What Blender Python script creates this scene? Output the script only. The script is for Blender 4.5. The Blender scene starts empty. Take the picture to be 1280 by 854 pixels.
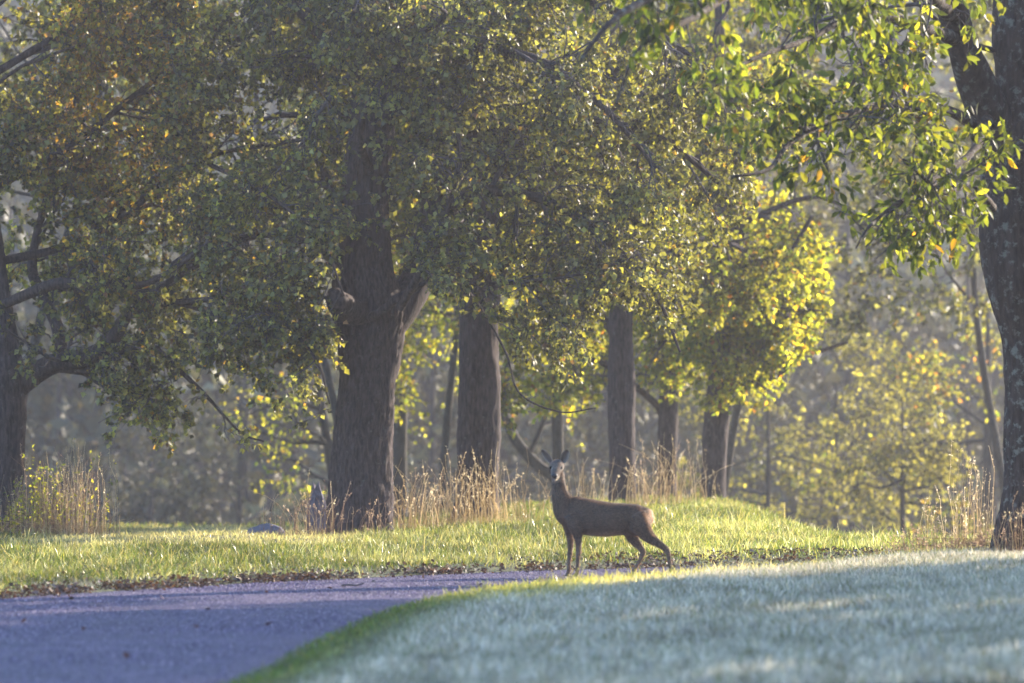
import bpy, math
import numpy as np
from mathutils import Vector

# ------------------------------------------------------------------ camera, light, exposure
S = bpy.context.scene
C = S.collection
F = 7680.0                       # focal length in photo pixels (1280 wide)
EYE = 1.5
cam_d = bpy.data.cameras.new('camera')
cam = bpy.data.objects.new('camera', cam_d)
C.objects.link(cam)
cam_d.sensor_width = 36.0
cam_d.lens = F / 1280 * 36.0
cam_d.clip_start = 1.0
cam_d.clip_end = 2000.0
cam.location = (0, 0, EYE)
cam.rotation_euler = (math.radians(90) + math.atan(86 / F), 0, 0)
cam_d.dof.use_dof = True
cam_d.dof.focus_distance = 63.5
cam_d.dof.aperture_fstop = 2.8
S.camera = cam

SUN_AZ, SUN_EL = math.radians(44), math.radians(18)
w = bpy.data.worlds.new('World')
S.world = w
w.use_nodes = True
nt = w.node_tree
nt.nodes.clear()
sky = nt.nodes.new('ShaderNodeTexSky')
sky.sky_type = 'NISHITA'
sky.sun_disc = False
sky.sun_elevation = SUN_EL
sky.sun_rotation = SUN_AZ
sky.ozone_density = 4.0
sky.dust_density = 0.6
bg = nt.nodes.new('ShaderNodeBackground')
bg.inputs['Strength'].default_value = 0.15
out = nt.nodes.new('ShaderNodeOutputWorld')
nt.links.new(sky.outputs[0], bg.inputs[0])
nt.links.new(bg.outputs[0], out.inputs[0])

sun_d = bpy.data.lights.new('sun', 'SUN')
sun_d.energy = 5.0
sun_d.angle = math.radians(0.53)
sun_d.color = (1.0, 0.87, 0.70)
sun = bpy.data.objects.new('sun', sun_d)
C.objects.link(sun)
sv = Vector((math.sin(SUN_AZ) * math.cos(SUN_EL), math.cos(SUN_AZ) * math.cos(SUN_EL), math.sin(SUN_EL)))
sun.rotation_euler = sv.to_track_quat('Z', 'Y').to_euler()

S.view_settings.view_transform = 'Standard'
S.view_settings.look = 'None'
S.view_settings.exposure = 1.65
S.view_settings.gamma = 1.0
cy = S.cycles
cy.max_bounces = 6
cy.diffuse_bounces = 3
cy.glossy_bounces = 2
cy.transmission_bounces = 3
cy.volume_bounces = 0
cy.transparent_max_bounces = 4
cy.caustics_reflective = False
cy.caustics_refractive = False
cy.use_denoising = True
cy.sample_clamp_indirect = 4.0
cy.sample_clamp_direct = 7.0
cy.use_adaptive_sampling = True
cy.adaptive_threshold = 0.015

rng = np.random.default_rng(11)
A = np.array


def P(px, py, D):
    return np.array([(px - 640) / F * D, D, EYE + (513 - py) / F * D])


# ------------------------------------------------------------------ helpers
def _h(i, j, k, seed):
    n = (i * 374761393 + j * 668265263 + k * 2147483647 + seed * 1274126177) & 0xffffffff
    n = ((n ^ (n >> 13)) * 1274126177) & 0xffffffff
    n = n ^ (n >> 16)
    return (n & 0xffff) / 65535.0


def vnoise(p, seed=0):
    p = np.asarray(p, float)
    i = np.floor(p).astype(np.int64)
    f = p - i
    f = f * f * (3 - 2 * f)
    r = 0
    for a in (0, 1):
        wa = f[..., 0] if a else 1 - f[..., 0]
        for b in (0, 1):
            wb = f[..., 1] if b else 1 - f[..., 1]
            for c in (0, 1):
                wc = f[..., 2] if c else 1 - f[..., 2]
                r = r + wa * wb * wc * _h(i[..., 0] + a, i[..., 1] + b, i[..., 2] + c, seed)
    return r


def fbm(p, seed=0, oc=3):
    r = 0
    a = 0.5
    p = np.asarray(p, float)
    for k in range(oc):
        r = r + a * vnoise(p, seed + k)
        p = p * 2.03
        a *= 0.5
    return r / (1 - 0.5 ** oc)


def ss(a, b, x):
    t = np.clip((x - a) / (b - a), 0, 1)
    return t * t * (3 - 2 * t)


def norm(v):
    return v / np.maximum(np.linalg.norm(v, axis=-1, keepdims=True), 1e-9)


def mesh_np(name, V, faces, col=None, smooth=False, mat=None):
    me = bpy.data.meshes.new(name)
    V = np.asarray(V, np.float32)
    faces = [np.asarray(f, np.int32) for f in faces if len(f)]
    me.vertices.add(len(V))
    me.vertices.foreach_set('co', V.ravel())
    loops = np.concatenate([f.ravel() for f in faces])
    tot = np.concatenate([np.full(len(f), f.shape[1], np.int32) for f in faces])
    start = np.concatenate([[0], np.cumsum(tot)[:-1]]).astype(np.int32)
    me.loops.add(len(loops))
    me.loops.foreach_set('vertex_index', loops)
    me.polygons.add(len(tot))
    me.polygons.foreach_set('loop_start', start)
    me.polygons.foreach_set('loop_total', tot)
    if smooth:
        me.polygons.foreach_set('use_smooth', np.ones(len(tot), bool))
    if col is not None:
        ca = me.color_attributes.new('Col', 'FLOAT_COLOR', 'POINT')
        c4 = np.ones((len(V), 4), np.float32)
        c4[:, :3] = col
        ca.data.foreach_set('color', c4.ravel())
    me.update(calc_edges=True)
    if mat:
        me.materials.append(mat)
    return me


def tag(o, label=None, cat=None, group=None, kind=None):
    if label:
        o['label'] = label
    if cat:
        o['category'] = cat
    if group:
        o['group'] = group
    if kind:
        o['kind'] = kind
    return o


def obj(name, me, parent=None, loc=(0, 0, 0)):
    o = bpy.data.objects.new(name, me)
    C.objects.link(o)
    o.location = loc
    if parent:
        o.parent = parent
    return o


def empty(name, loc, label, cat, group=None):
    o = bpy.data.objects.new(name, None)
    o.empty_display_size = 0.2
    C.objects.link(o)
    o.location = loc
    return tag(o, label, cat, group)


def tubes(Pt, R, k):
    """Pt [N,S,3], R [N,S] -> verts, quads"""
    N, Sg, _ = Pt.shape
    T = norm(np.gradient(Pt, axis=1))
    mt = norm(T.mean(1))
    ax = np.eye(3)[np.argmin(np.abs(mt), axis=1)]
    U = norm(np.cross(T, ax[:, None, :]))
    W = np.cross(T, U)
    a = np.arange(k) / k * 2 * np.pi
    V = Pt[:, :, None, :] + R[:, :, None, None] * (np.cos(a)[None, None, :, None] * U[:, :, None, :] + np.sin(a)[None, None, :, None] * W[:, :, None, :])
    idx = np.arange(N * Sg * k).reshape(N, Sg, k)
    q = np.stack([idx[:, :-1], np.roll(idx[:, :-1], -1, 2), np.roll(idx[:, 1:], -1, 2), idx[:, 1:]], -1)
    return V.reshape(-1, 3), q.reshape(-1, 4)


def cat_mesh(parts):
    """parts: list of (V, [faces...], col or None)"""
    Vs, by, cs, off = [], {}, [], 0
    for V, fs, c in parts:
        Vs.append(V)
        for f in fs:
            if len(f):
                by.setdefault(f.shape[1], []).append(f + off)
        if c is not None:
            cs.append(np.broadcast_to(c, V.shape))
        off += len(V)
    return np.concatenate(Vs), [np.concatenate(v) for v in by.values()], (np.concatenate(cs) if cs else None)


def spline(pts, n):
    """Catmull-Rom through rows of pts, n samples"""
    p = np.asarray(pts, float)
    q = np.vstack([2 * p[0] - p[1], p, 2 * p[-1] - p[-2]])
    d = np.concatenate([[0], np.cumsum(np.linalg.norm(np.diff(p[:, :3], axis=0), axis=1))])
    s = np.linspace(0, d[-1], n)
    i = np.clip(np.searchsorted(d, s, side='right') - 1, 0, len(p) - 2)
    t = ((s - d[i]) / (d[i + 1] - d[i]))[:, None]
    a, b, c, e = q[i], q[i + 1], q[i + 2], q[i + 3]
    return 0.5 * (2 * b + (c - a) * t + (2 * a - 5 * b + 4 * c - e) * t ** 2 + (3 * b - a - 3 * c + e) * t ** 3)


# ------------------------------------------------------------------ materials
def mat_new(name):
    m = bpy.data.materials.new(name)
    m.use_nodes = True
    n = m.node_tree
    n.nodes.clear()
    o = n.nodes.new('ShaderNodeOutputMaterial')
    return m, n, o


def N(n, t, **kw):
    x = n.nodes.new(t)
    for k, v in kw.items():
        if k in x.inputs:
            x.inputs[k].default_value = v
        else:
            setattr(x, k, v)
    return x


def ramp(n, src, stops):
    r = n.nodes.new('ShaderNodeValToRGB')
    el = r.color_ramp.elements
    while len(el) < len(stops):
        el.new(0.5)
    for e, (p, c) in zip(el, stops):
        e.position = p
        e.color = (*c, 1)
    n.links.new(src, r.inputs[0])
    return r.outputs[0]


def mixc(n, fac, a, b, mode='MIX'):
    m = n.nodes.new('ShaderNodeMix')
    m.data_type = 'RGBA'
    m.blend_type = mode
    for s, v in ((0, fac), (6, a), (7, b)):
        if hasattr(v, 'is_linked') or isinstance(v, bpy.types.NodeSocket):
            n.links.new(v, m.inputs[s])
        else:
            m.inputs[s].default_value = v if s == 0 else (*v, 1)
    return m.outputs[2]


def mat_bark(name, dark, light, lichen=(0.30, 0.31, 0.27), lich=0.0, sc=9.0):
    m, n, o = mat_new(name)
    tc = N(n, 'ShaderNodeTexCoord')
    mp = N(n, 'ShaderNodeMapping')
    mp.inputs['Scale'].default_value = (1, 1, 0.22)
    n.links.new(tc.outputs['Object'], mp.inputs[0])
    a = N(n, 'ShaderNodeTexNoise', Scale=sc * 3.5, Detail=6.0, Roughness=0.65)
    n.links.new(mp.outputs[0], a.inputs['Vector'])
    c = ramp(n, a.outputs[0], [(0.3, dark), (0.72, light)])
    b = N(n, 'ShaderNodeTexNoise', Scale=sc * 1.6, Detail=4.0, Roughness=0.7)
    n.links.new(tc.outputs['Object'], b.inputs['Vector'])
    lm = ramp(n, b.outputs[0], [(0.60 - 0.12 * lich, (0, 0, 0)), (0.70 - 0.12 * lich, (1, 1, 1))])
    mm = N(n, 'ShaderNodeMath', operation='MULTIPLY')
    n.links.new(lm, mm.inputs[0])
    mm.inputs[1].default_value = 0.25 + 0.5 * lich
    c = mixc(n, mm.outputs[0], c, lichen)
    p = N(n, 'ShaderNodeBsdfPrincipled', Roughness=0.9)
    p.inputs['Specular IOR Level'].default_value = 0.2
    n.links.new(c, p.inputs['Base Color'])
    bp = N(n, 'ShaderNodeBump', Strength=0.8, Distance=0.02)
    n.links.new(a.outputs[0], bp.inputs['Height'])
    n.links.new(bp.outputs[0], p.inputs['Normal'])
    n.links.new(p.outputs[0], o.inputs[0])
    return m


def mat_leaf(name, trans=0.45, tint=(1.9, 2.0, 0.75), rough=0.45, spec=0.45):
    m, n, o = mat_new(name)
    at = N(n, 'ShaderNodeAttribute')
    at.attribute_name = 'Col'
    p = N(n, 'ShaderNodeBsdfPrincipled', Roughness=rough)
    p.inputs['Specular IOR Level'].default_value = spec
    n.links.new(at.outputs['Color'], p.inputs['Base Color'])
    t = N(n, 'ShaderNodeBsdfTranslucent')
    c = mixc(n, 1.0, at.outputs['Color'], tint, 'MULTIPLY')
    n.links.new(c, t.inputs['Color'])
    mx = N(n, 'ShaderNodeMixShader')
    mx.inputs[0].default_value = trans
    n.links.new(p.outputs[0], mx.inputs[1])
    n.links.new(t.outputs[0], mx.inputs[2])
    n.links.new(mx.outputs[0], o.inputs[0])
    return m


def mat_attr(name, rough=0.8, spec=0.3, bump=0.0, bsc=200.0, sheen=0.0):
    m, n, o = mat_new(name)
    at = N(n, 'ShaderNodeAttribute')
    at.attribute_name = 'Col'
    tc = N(n, 'ShaderNodeTexCoord')
    nz = N(n, 'ShaderNodeTexNoise', Scale=bsc, Detail=3.0)
    n.links.new(tc.outputs['Object'], nz.inputs['Vector'])
    v = ramp(n, nz.outputs[0], [(0.3, (0.72, 0.72, 0.72)), (0.7, (1.25, 1.25, 1.25))])
    c = mixc(n, 1.0, at.outputs['Color'], v, 'MULTIPLY')
    p = N(n, 'ShaderNodeBsdfPrincipled', Roughness=rough)
    p.inputs['Specular IOR Level'].default_value = spec
    p.inputs['Sheen Weight'].default_value = sheen
    n.links.new(c, p.inputs['Base Color'])
    if bump:
        bp = N(n, 'ShaderNodeBump', Strength=bump, Distance=0.005)
        n.links.new(nz.outputs[0], bp.inputs['Height'])
        n.links.new(bp.outputs[0], p.inputs['Normal'])
    n.links.new(p.outputs[0], o.inputs[0])
    return m


def mat_flat(name, col, rough=0.5, spec=0.5):
    m, n, o = mat_new(name)
    tc = N(n, 'ShaderNodeTexCoord')
    nz = N(n, 'ShaderNodeTexNoise', Scale=60.0)
    n.links.new(tc.outputs['Object'], nz.inputs['Vector'])
    c = ramp(n, nz.outputs[0], [(0.3, tuple(0.8 * x for x in col)), (0.7, tuple(1.15 * x for x in col))])
    p = N(n, 'ShaderNodeBsdfPrincipled', Roughness=rough)
    p.inputs['Specular IOR Level'].default_value = spec
    n.links.new(c, p.inputs['Base Color'])
    n.links.new(p.outputs[0], o.inputs[0])
    return m


def mat_road():
    m, n, o = mat_new('asphalt')
    tc = N(n, 'ShaderNodeTexCoord')
    a = N(n, 'ShaderNodeTexNoise', Scale=38.0, Detail=6.0, Roughness=0.8)
    b = N(n, 'ShaderNodeTexNoise', Scale=1.3, Detail=6.0)
    v = N(n, 'ShaderNodeTexVoronoi', Scale=70.0)
    for x in (a, b, v):
        n.links.new(tc.outputs['Object'], x.inputs['Vector'])
    c = ramp(n, a.outputs[0], [(0.38, (0.020, 0.012, 0.034)), (0.52, (0.084, 0.055, 0.122)), (0.66, (0.33, 0.24, 0.42))])
    c2 = ramp(n, b.outputs[0], [(0.3, (0.62, 0.62, 0.66)), (0.7, (1.25, 1.2, 1.18))])
    c = mixc(n, 1.0, c, c2, 'MULTIPLY')
    p = N(n, 'ShaderNodeBsdfPrincipled', Roughness=0.62)
    p.inputs['Specular IOR Level'].default_value = 0.5
    n.links.new(c, p.inputs['Base Color'])
    bp = N(n, 'ShaderNodeBump', Strength=0.9, Distance=0.012)
    n.links.new(v.outputs['Distance'], bp.inputs['Height'])
    bp2 = N(n, 'ShaderNodeBump', Strength=0.5, Distance=0.02)
    n.links.new(a.outputs[0], bp2.inputs['Height'])
    n.links.new(bp.outputs[0], bp2.inputs['Normal'])
    n.links.new(bp2.outputs[0], p.inputs['Normal'])
    n.links.new(p.outputs[0], o.inputs[0])
    return m


def mat_ground():
    m, n, o = mat_new('ground_soil')
    tc = N(n, 'ShaderNodeTexCoord')
    a = N(n, 'ShaderNodeTexNoise', Scale=6.0, Detail=8.0, Roughness=0.7)
    n.links.new(tc.outputs['Object'], a.inputs['Vector'])
    c = ramp(n, a.outputs[0], [(0.3, (0.035, 0.040, 0.018)), (0.5, (0.075, 0.085, 0.03)), (0.7, (0.12, 0.10, 0.055))])
    p = N(n, 'ShaderNodeBsdfPrincipled', Roughness=0.95)
    n.links.new(c, p.inputs['Base Color'])
    bp = N(n, 'ShaderNodeBump', Strength=0.8, Distance=0.03)
    n.links.new(a.outputs[0], bp.inputs['Height'])
    n.links.new(bp.outputs[0], p.inputs['Normal'])
    n.links.new(p.outputs[0], o.inputs[0])
    return m


M_BARK = mat_bark('bark_pear', (0.012, 0.008, 0.009), (0.120, 0.085, 0.084))
M_BARK2 = mat_bark('bark_cherry', (0.014, 0.009, 0.009), (0.10, 0.070, 0.065), lich=0.5, sc=7.0)
M_BARKF = mat_bark('bark_far', (0.03, 0.025, 0.022), (0.10, 0.085, 0.075))
M_TWIG = mat_bark('bark_twig', (0.045, 0.036, 0.040), (0.16, 0.135, 0.145), sc=4.0)
M_LEAF = mat_leaf('leaf', trans=0.42, tint=(2.0, 2.0, 0.7), rough=0.5, spec=0.45)
M_LEAFY = mat_leaf('leaf_thin', trans=0.6, tint=(2.2, 2.15, 0.55), rough=.5, spec=.35)
M_LEAFD = mat_leaf('leaf_shaded', trans=0.15, tint=(1.6, 1.6, 0.9), rough=0.6, spec=0.3)  # shade of the wood behind put into the leaf: little light passes through
M_GRASS = mat_leaf('grass_blade', trans=0.5, tint=(2.2, 2.0, 0.9), rough=0.28, spec=0.7)
M_FROST = mat_leaf('frosted_blade', trans=0.3, tint=(1.2, 1.2, 1.0), rough=0.7, spec=0.3)
M_DRY = mat_leaf('dry_stalk', trans=0.5, tint=(1.7, 1.6, 1.4), rough=0.6, spec=0.3)
M_LITTER = mat_leaf('dead_leaf', trans=0.15, tint=(1.5, 1.2, 0.8), rough=0.6, spec=0.25)
M_ROAD = mat_road()
M_GROUND = mat_ground()
M_FUR = mat_attr('deer_coat', rough=0.85, spec=0.15, bump=0.35, bsc=260.0, sheen=0.25)
M_HAIR = mat_leaf('deer_hair', trans=0.6, tint=(2.9, 2.55, 2.2), rough=0.6, spec=0.25)
M_GRIT = mat_attr('stone_chips', rough=0.55, spec=0.5)
M_NOSE = mat_flat('deer_nose_skin', (0.012, 0.011, 0.012), 0.3, 0.6)
M_EYE = mat_flat('deer_eye_gloss', (0.006, 0.005, 0.004), 0.65, 0.04)
M_HOOF = mat_flat('hoof_horn', (0.02, 0.018, 0.016), 0.4, 0.5)
M_STUMP = mat_bark('weathered_wood', (0.07, 0.06, 0.085), (0.24, 0.21, 0.28), lichen=(0.30, 0.28, 0.36), lich=0.4, sc=6)
M_STONE = mat_flat('lilac_stone', (0.17, 0.16, 0.20), 0.9, 0.2)

# ------------------------------------------------------------------ ground and road
FAR_E = A([(-9, 0), (-6.9, 25), (-5.6, 38), (-4.95, 45), (-4.15, 48.6), (-2.95, 51.6), (-1.7, 54.2), (0, 56.9), (1.2, 58.3),
           (2.8, 60.2), (4, 62.0), (6, 65.6), (9.5, 71), (17, 80), (40, 100)], float)
NEAR_E = A([(-5.5, 0), (-2.6, 22), (-1.52, 33.8), (-1.26, 39.5), (-.85, 46.6), (-.30, 50.2), (.42, 52.5), (1.56, 54.5), (2.8, 56.4),
            (4, 58.6), (6, 61.8), (10, 67.2), (18, 76.5), (30, 88), (42, 97)], float)
NR = 240
far_s = spline(FAR_E, NR)
near_s = spline(NEAR_E, NR)


def sdist(x, y, line):
    """signed distance to a polyline: positive on its left-hand side (beyond the road)"""
    shp = np.shape(x)
    p = np.stack([np.ravel(x), np.ravel(y)], 1)
    best = np.full(len(p), 1e9)
    sg = np.ones(len(p))
    L = line[::3]
    for a, b in zip(L[:-1], L[1:]):
        d = b - a
        t = np.clip(((p - a) @ d) / (d @ d), 0, 1)
        q = a + t[:, None] * d
        r = p - q
        dd = (r ** 2).sum(1)
        m = dd < best
        best[m] = dd[m]
        sg[m] = np.sign(d[0] * r[m, 1] - d[1] * r[m, 0])
    return (np.sqrt(best) * sg).reshape(shp)


def hgt(x, y):
    x = np.asarray(x, float)
    y = np.asarray(y, float)
    df = sdist(x, y, far_s)
    dn = -sdist(x, y, near_s)
    base = -1.3 * ss(4.4, 12, x) * ss(58, 74, y)
    side = -0.27 * ss(67, 86, y) * (1 - ss(-2.4, 0.2, x)) + 0.04 * ss(-2.5, 0.3, x) + 0.08 * np.exp(-((x - 2.3) / 1.2) ** 2) - 0.62 * ss(2.9, 5.1, x)
    far = 0.07 * ss(0, 0.7, df) + side * ss(1.0, 12, df)
    near = (0.02 + 0.055 * ss(.5, 1.9, x) + 0.09 * ss(1.8, 4.4, x)) * ss(0, 1.1, dn) + 0.01 * ss(0, 0.4, dn)
    h = base + np.where(df > 0, far, 0) + np.where(dn > 0, near, 0)
    h = h + np.where((df > 0) | (dn > 0), 0.05 * (vnoise(np.stack([x * 0.9, y * 0.5, 0 * x], -1), 5) - 0.5) * ss(0.2, 2, np.maximum(df, dn)), 0)
    h = h - 4.2 * ss(88, 135, y)
    h = h + 46 * ss(175, 430, y)
    return h


def grid_axis(parts):
    return np.unique(np.concatenate([np.arange(a, b, s) for a, b, s in parts]))


gx = grid_axis([(-400, -40, 30), (-40, -12, 4), (-12, -7, 1), (-7, 7, 0.2), (7, 12, 1), (12, 40, 4), (40, 401, 30)])
gy = grid_axis([(-60, 20, 10), (20, 32, 2), (32, 64, 0.2), (64, 92, 0.5), (92, 140, 4), (140, 700, 20)])
X, Y = np.meshgrid(gx, gy, indexing='ij')
Z = hgt(X, Y)
dfg, dng = sdist(X, Y, far_s), -sdist(X, Y, near_s)
Z = np.where((dfg < 0) & (dng < 0), Z - 0.03, Z)
idx = np.arange(X.size).reshape(X.shape)
q = np.stack([idx[:-1, :-1], idx[1:, :-1], idx[1:, 1:], idx[:-1, 1:]], -1).reshape(-1, 4)
g = obj('ground', mesh_np('ground', np.stack([X, Y, Z], -1).reshape(-1, 3), [q], smooth=True, mat=M_GROUND))
tag(g, 'grassy earth ground on both sides of the lane, falling away behind the trees', kind='structure')

# road: a slab 4 cm thick with ragged edges
K = 13
t = np.linspace(0, 1, K)
wob = 0.05 * (vnoise(np.stack([np.arange(NR) * 0.9, np.zeros(NR), np.zeros(NR)], -1), 3) - 0.5)
f2 = far_s + np.stack([wob, -wob], 1)
n2 = near_s - np.stack([wob, -wob], 1)
RX = near_s[:, None, :] * 0 + n2[:, None, :] * (1 - t[None, :, None]) + f2[:, None, :] * t[None, :, None]
RZ = -1.3 * ss(4.4, 12, RX[..., 0]) * ss(58, 74, RX[..., 1]) + 0.004 - 4.2 * ss(88, 135, RX[..., 1])
RZ = RZ + 0.012 * (1 - (2 * t[None, :] - 1) ** 2)
top = np.concatenate([RX, RZ[..., None]], -1)
bot = top[:, [0, -1]].copy()
bot[..., 2] -= 0.06
V = np.concatenate([top.reshape(-1, 3), bot.reshape(-1, 3)])
ti = np.arange(NR * K).reshape(NR, K)
bi = NR * K + np.arange(NR * 2).reshape(NR, 2)
q1 = np.stack([ti[:-1, :-1], ti[1:, :-1], ti[1:, 1:], ti[:-1, 1:]], -1).reshape(-1, 4)[:, ::-1]
q2 = np.stack([ti[:-1, 0], ti[1:, 0], bi[1:, 0], bi[:-1, 0]], -1)
q3 = np.stack([ti[:-1, -1], bi[:-1, 1], bi[1:, 1], ti[1:, -1]], -1)
r = obj('road', mesh_np('road', V, [q1, q2, q3], smooth=True, mat=M_ROAD))
tag(r, 'narrow asphalt lane curving from the lower left to the right behind the lawn', kind='structure')


# ------------------------------------------------------------------ grass
def blades(x, y, h, wd, col, lean=0.35, seed=0, tipc=None):
    r = np.random.default_rng(seed)
    n = len(x)
    z = hgt(x, y) - 0.004
    az = r.uniform(0, 2 * np.pi, n)
    ld = np.stack([np.cos(az), np.sin(az)], 1)
    ln = r.gamma(2, lean / 2, n)[:, None] * h[:, None]
    az2 = r.uniform(0, np.pi, n)
    s = np.stack([np.cos(az2), np.sin(az2) * 0.5], 1) * wd[:, None] * 0.5
    b = np.stack([x, y], 1)
    mid = b + ld * ln * 0.35
    tip = b + ld * ln
    o = lambda p, zz: np.concatenate([p, zz[:, None]], 1)
    V = np.stack([o(b - s, z), o(b + s, z), o(mid - s * 0.8, z + h * 0.58), o(mid + s * 0.8, z + h * 0.58),
                  o(tip, z + h * np.clip(1.05 - 0.25 * ln[:, 0] / h, 0.4, 1.1))], 1)
    i = np.arange(n)[:, None] * 5
    quad = i + A([0, 1, 3, 2])
    tri = i + A([2, 3, 4])
    c = np.repeat(col[:, None, :], 5, 1)
    c[:, :2] *= 0.75
    if tipc is not None:
        c[:, 4] = 0.4 * c[:, 4] + 0.6 * tipc
    return V.reshape(-1, 3), [quad, tri], c.reshape(-1, 3)


def pick(cols, n, r, w=None):
    cols = A(cols, float)
    i = r.choice(len(cols), n, p=w)
    return cols[i] * r.uniform(0.75, 1.25, (n, 1))


def scatter(n, x0, x1, y0, y1, r):
    return r.uniform(x0, x1, n), r.uniform(y0, y1, n)


# near lawn
r0 = np.random.default_rng(1)
x, y = scatter(330000, -1.8, 6.2, 31.5, 61, r0)
dn = -sdist(x, y, near_s)
m = (dn > -0.04) & (np.abs(x) < y * 0.087 + 0.3)
m &= r0.uniform(0, 1, len(x)) < np.where(y < 50, 0.75, 0.95)
x, y, dn = x[m], y[m], dn[m]
cl = fbm(np.stack([x * 2.2, y * 1.1, 0 * x], -1), 8)
cl2 = 0.55 * fbm(np.stack([x * 9, y * 5, 0 * x], -1), 18) + 0.45 * fbm(np.stack([x * 28, y * 13, 0 * x], -1), 19, 2)
h = r0.uniform(0.025, 0.07, len(x)) * (0.5 + 0.6 * cl + 1.0 * cl2) * (0.5 + 0.5 * ss(0, 0.8, dn)) + 0.05 * (r0.uniform(0, 1, len(x)) < 0.012)
wd = r0.uniform(0.004, 0.009, len(x))
frost = pick([(0.51, 0.47, 0.38), (0.65, 0.58, 0.50), (0.26, 0.27, 0.14), (0.80, 0.71, 0.64), (0.56, 0.44, 0.28)], len(x), r0, [.3, .25, .2, .15, .1])
green = pick([(0.07, 0.13, 0.025), (0.12, 0.18, 0.04), (0.2, 0.19, 0.06)], len(x), r0, [.5, .35, .15])
kf = np.clip(ss(0.08, 0.8, dn) * (0.75 + 0.45 * cl), 0, 1)[:, None]
col = frost * kf + green * (1 - kf)
col *= np.clip(-0.35 + 0.3 * cl + 2.5 * cl2, .2, 1.9)[:, None]
edge = np.exp(-(dn / 1.0) ** 4) * ss(-1.0, -.45, x) * ss(45.5, 49, y) * r0.uniform(0, 1, len(x))
h = h * (1 + 0.8 * edge) + 0.045 * edge * (r0.uniform(0, 1, len(x)) < .35)
ye = pick([(0.26, 0.27, 0.08), (0.38, 0.36, 0.15), (0.17, 0.21, 0.06)], len(x), r0)  # sunlit strip of the lawn edge, painted as yellow green blade colour
ke = np.clip(edge * 1.6, 0, 1)[:, None]
col = col * (1 - ke) + ye * ke
eg = (ke[:, 0] > 0.25) | ((dn < .3) & (r0.uniform(0, 1, len(x)) < .7))
V, fs, c = blades(x[eg], y[eg], h[eg], wd[eg], col[eg], 0.8, 12)
tag(obj('edge_grass', mesh_np('edge_grass', V, fs, c, mat=M_GRASS)), 'unfrosted green fringe of the near lawn along the lane, sunlight painted on as yellow green', 'grass', kind='stuff')
x, y, h, wd, col = x[~eg], y[~eg], h[~eg], wd[~eg], col[~eg]
V, fs, c = blades(x, y, h, wd, col, 0.8, 2)
tag(obj('lawn_grass', mesh_np('lawn_grass', V, fs, c, mat=M_FROST)), 'short frosty bluish grass of the near lawn in front of the lane', 'grass', kind='stuff')
# a few taller sunlit blades along the lawn edge
# verge beyond the road
x, y = scatter(420000, -7.2, 5.6, 44, 92, r0)
df = sdist(x, y, far_s)
cl = fbm(np.stack([x * 1.6, y * 0.8, 0 * x], -1), 28)
cl2 = fbm(np.stack([x * 6, y * 3, 0 * x], -1), 38)
m = (df > 0.02) & (np.abs(x) < y * 0.087 + 0.3) & (y < 88 + cl * 4)
m &= (r0.uniform(0, 1, len(x)) < ss(0.0, 0.6, df + 0.5 * (cl2 - 0.5))) & (r0.uniform(0, 1, len(x)) < np.where(df < 8, 0.95, 0.55))
x, y, df, cl, cl2 = x[m], y[m], df[m], cl[m], cl2[m]
h = r0.gamma(4, 0.0125, len(x)) * (0.25 + 0.6 * cl + 1.1 * cl2) * (0.55 + 0.45 * ss(0, 1, df)) + .015
big = r0.uniform(0, 1, len(x)) < 0.03
h = np.where(big, h * 1.7, h)
wd = r0.uniform(0.004, 0.009, len(x))
green = pick([(0.060, 0.105, 0.020), (0.105, 0.150, 0.028), (0.19, 0.205, 0.04), (0.38, 0.33, 0.18), (0.34, 0.37, 0.34), (0.06, 0.08, 0.03)], len(x), r0, [.24, .23, .15, .11, .13, .14])  # the whitish tone paints dew highlights onto some blades
pale = pick([(0.42, 0.40, 0.26), (0.50, 0.46, 0.38), (0.28, 0.30, 0.18)], len(x), r0)
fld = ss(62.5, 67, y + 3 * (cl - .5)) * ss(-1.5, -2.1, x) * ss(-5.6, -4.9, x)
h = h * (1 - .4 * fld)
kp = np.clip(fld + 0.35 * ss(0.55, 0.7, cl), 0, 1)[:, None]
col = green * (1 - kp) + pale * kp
col *= np.clip(-0.55 + 1.7 * cl2 + 1.1 * cl, .25, 1.8)[:, None] * (0.75 + 0.35 * ss(0, 2.5, x))[:, None]  # last factor paints shade on the left and sun toward the mound
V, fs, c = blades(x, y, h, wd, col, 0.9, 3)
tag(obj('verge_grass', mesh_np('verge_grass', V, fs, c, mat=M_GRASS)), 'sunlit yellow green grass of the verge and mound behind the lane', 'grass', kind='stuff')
# rough ground cover on the slope behind
x, y = scatter(40000, -14, 14, 88, 135, r0)
h = r0.uniform(0.04, 0.13, len(x))
wd = r0.uniform(0.02, 0.04, len(x))
col = pick([(0.10, 0.13, 0.04), (0.2, 0.18, 0.09), (0.07, 0.09, 0.03)], len(x), r0)
V, fs, c = blades(x, y, h, wd, col, 0.5, 4)
tag(obj('slope_grass', mesh_np('slope_grass', V, fs, c, mat=M_GRASS)), 'rough grass on the falling slope behind the row of trees', 'grass', kind='stuff')


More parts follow.
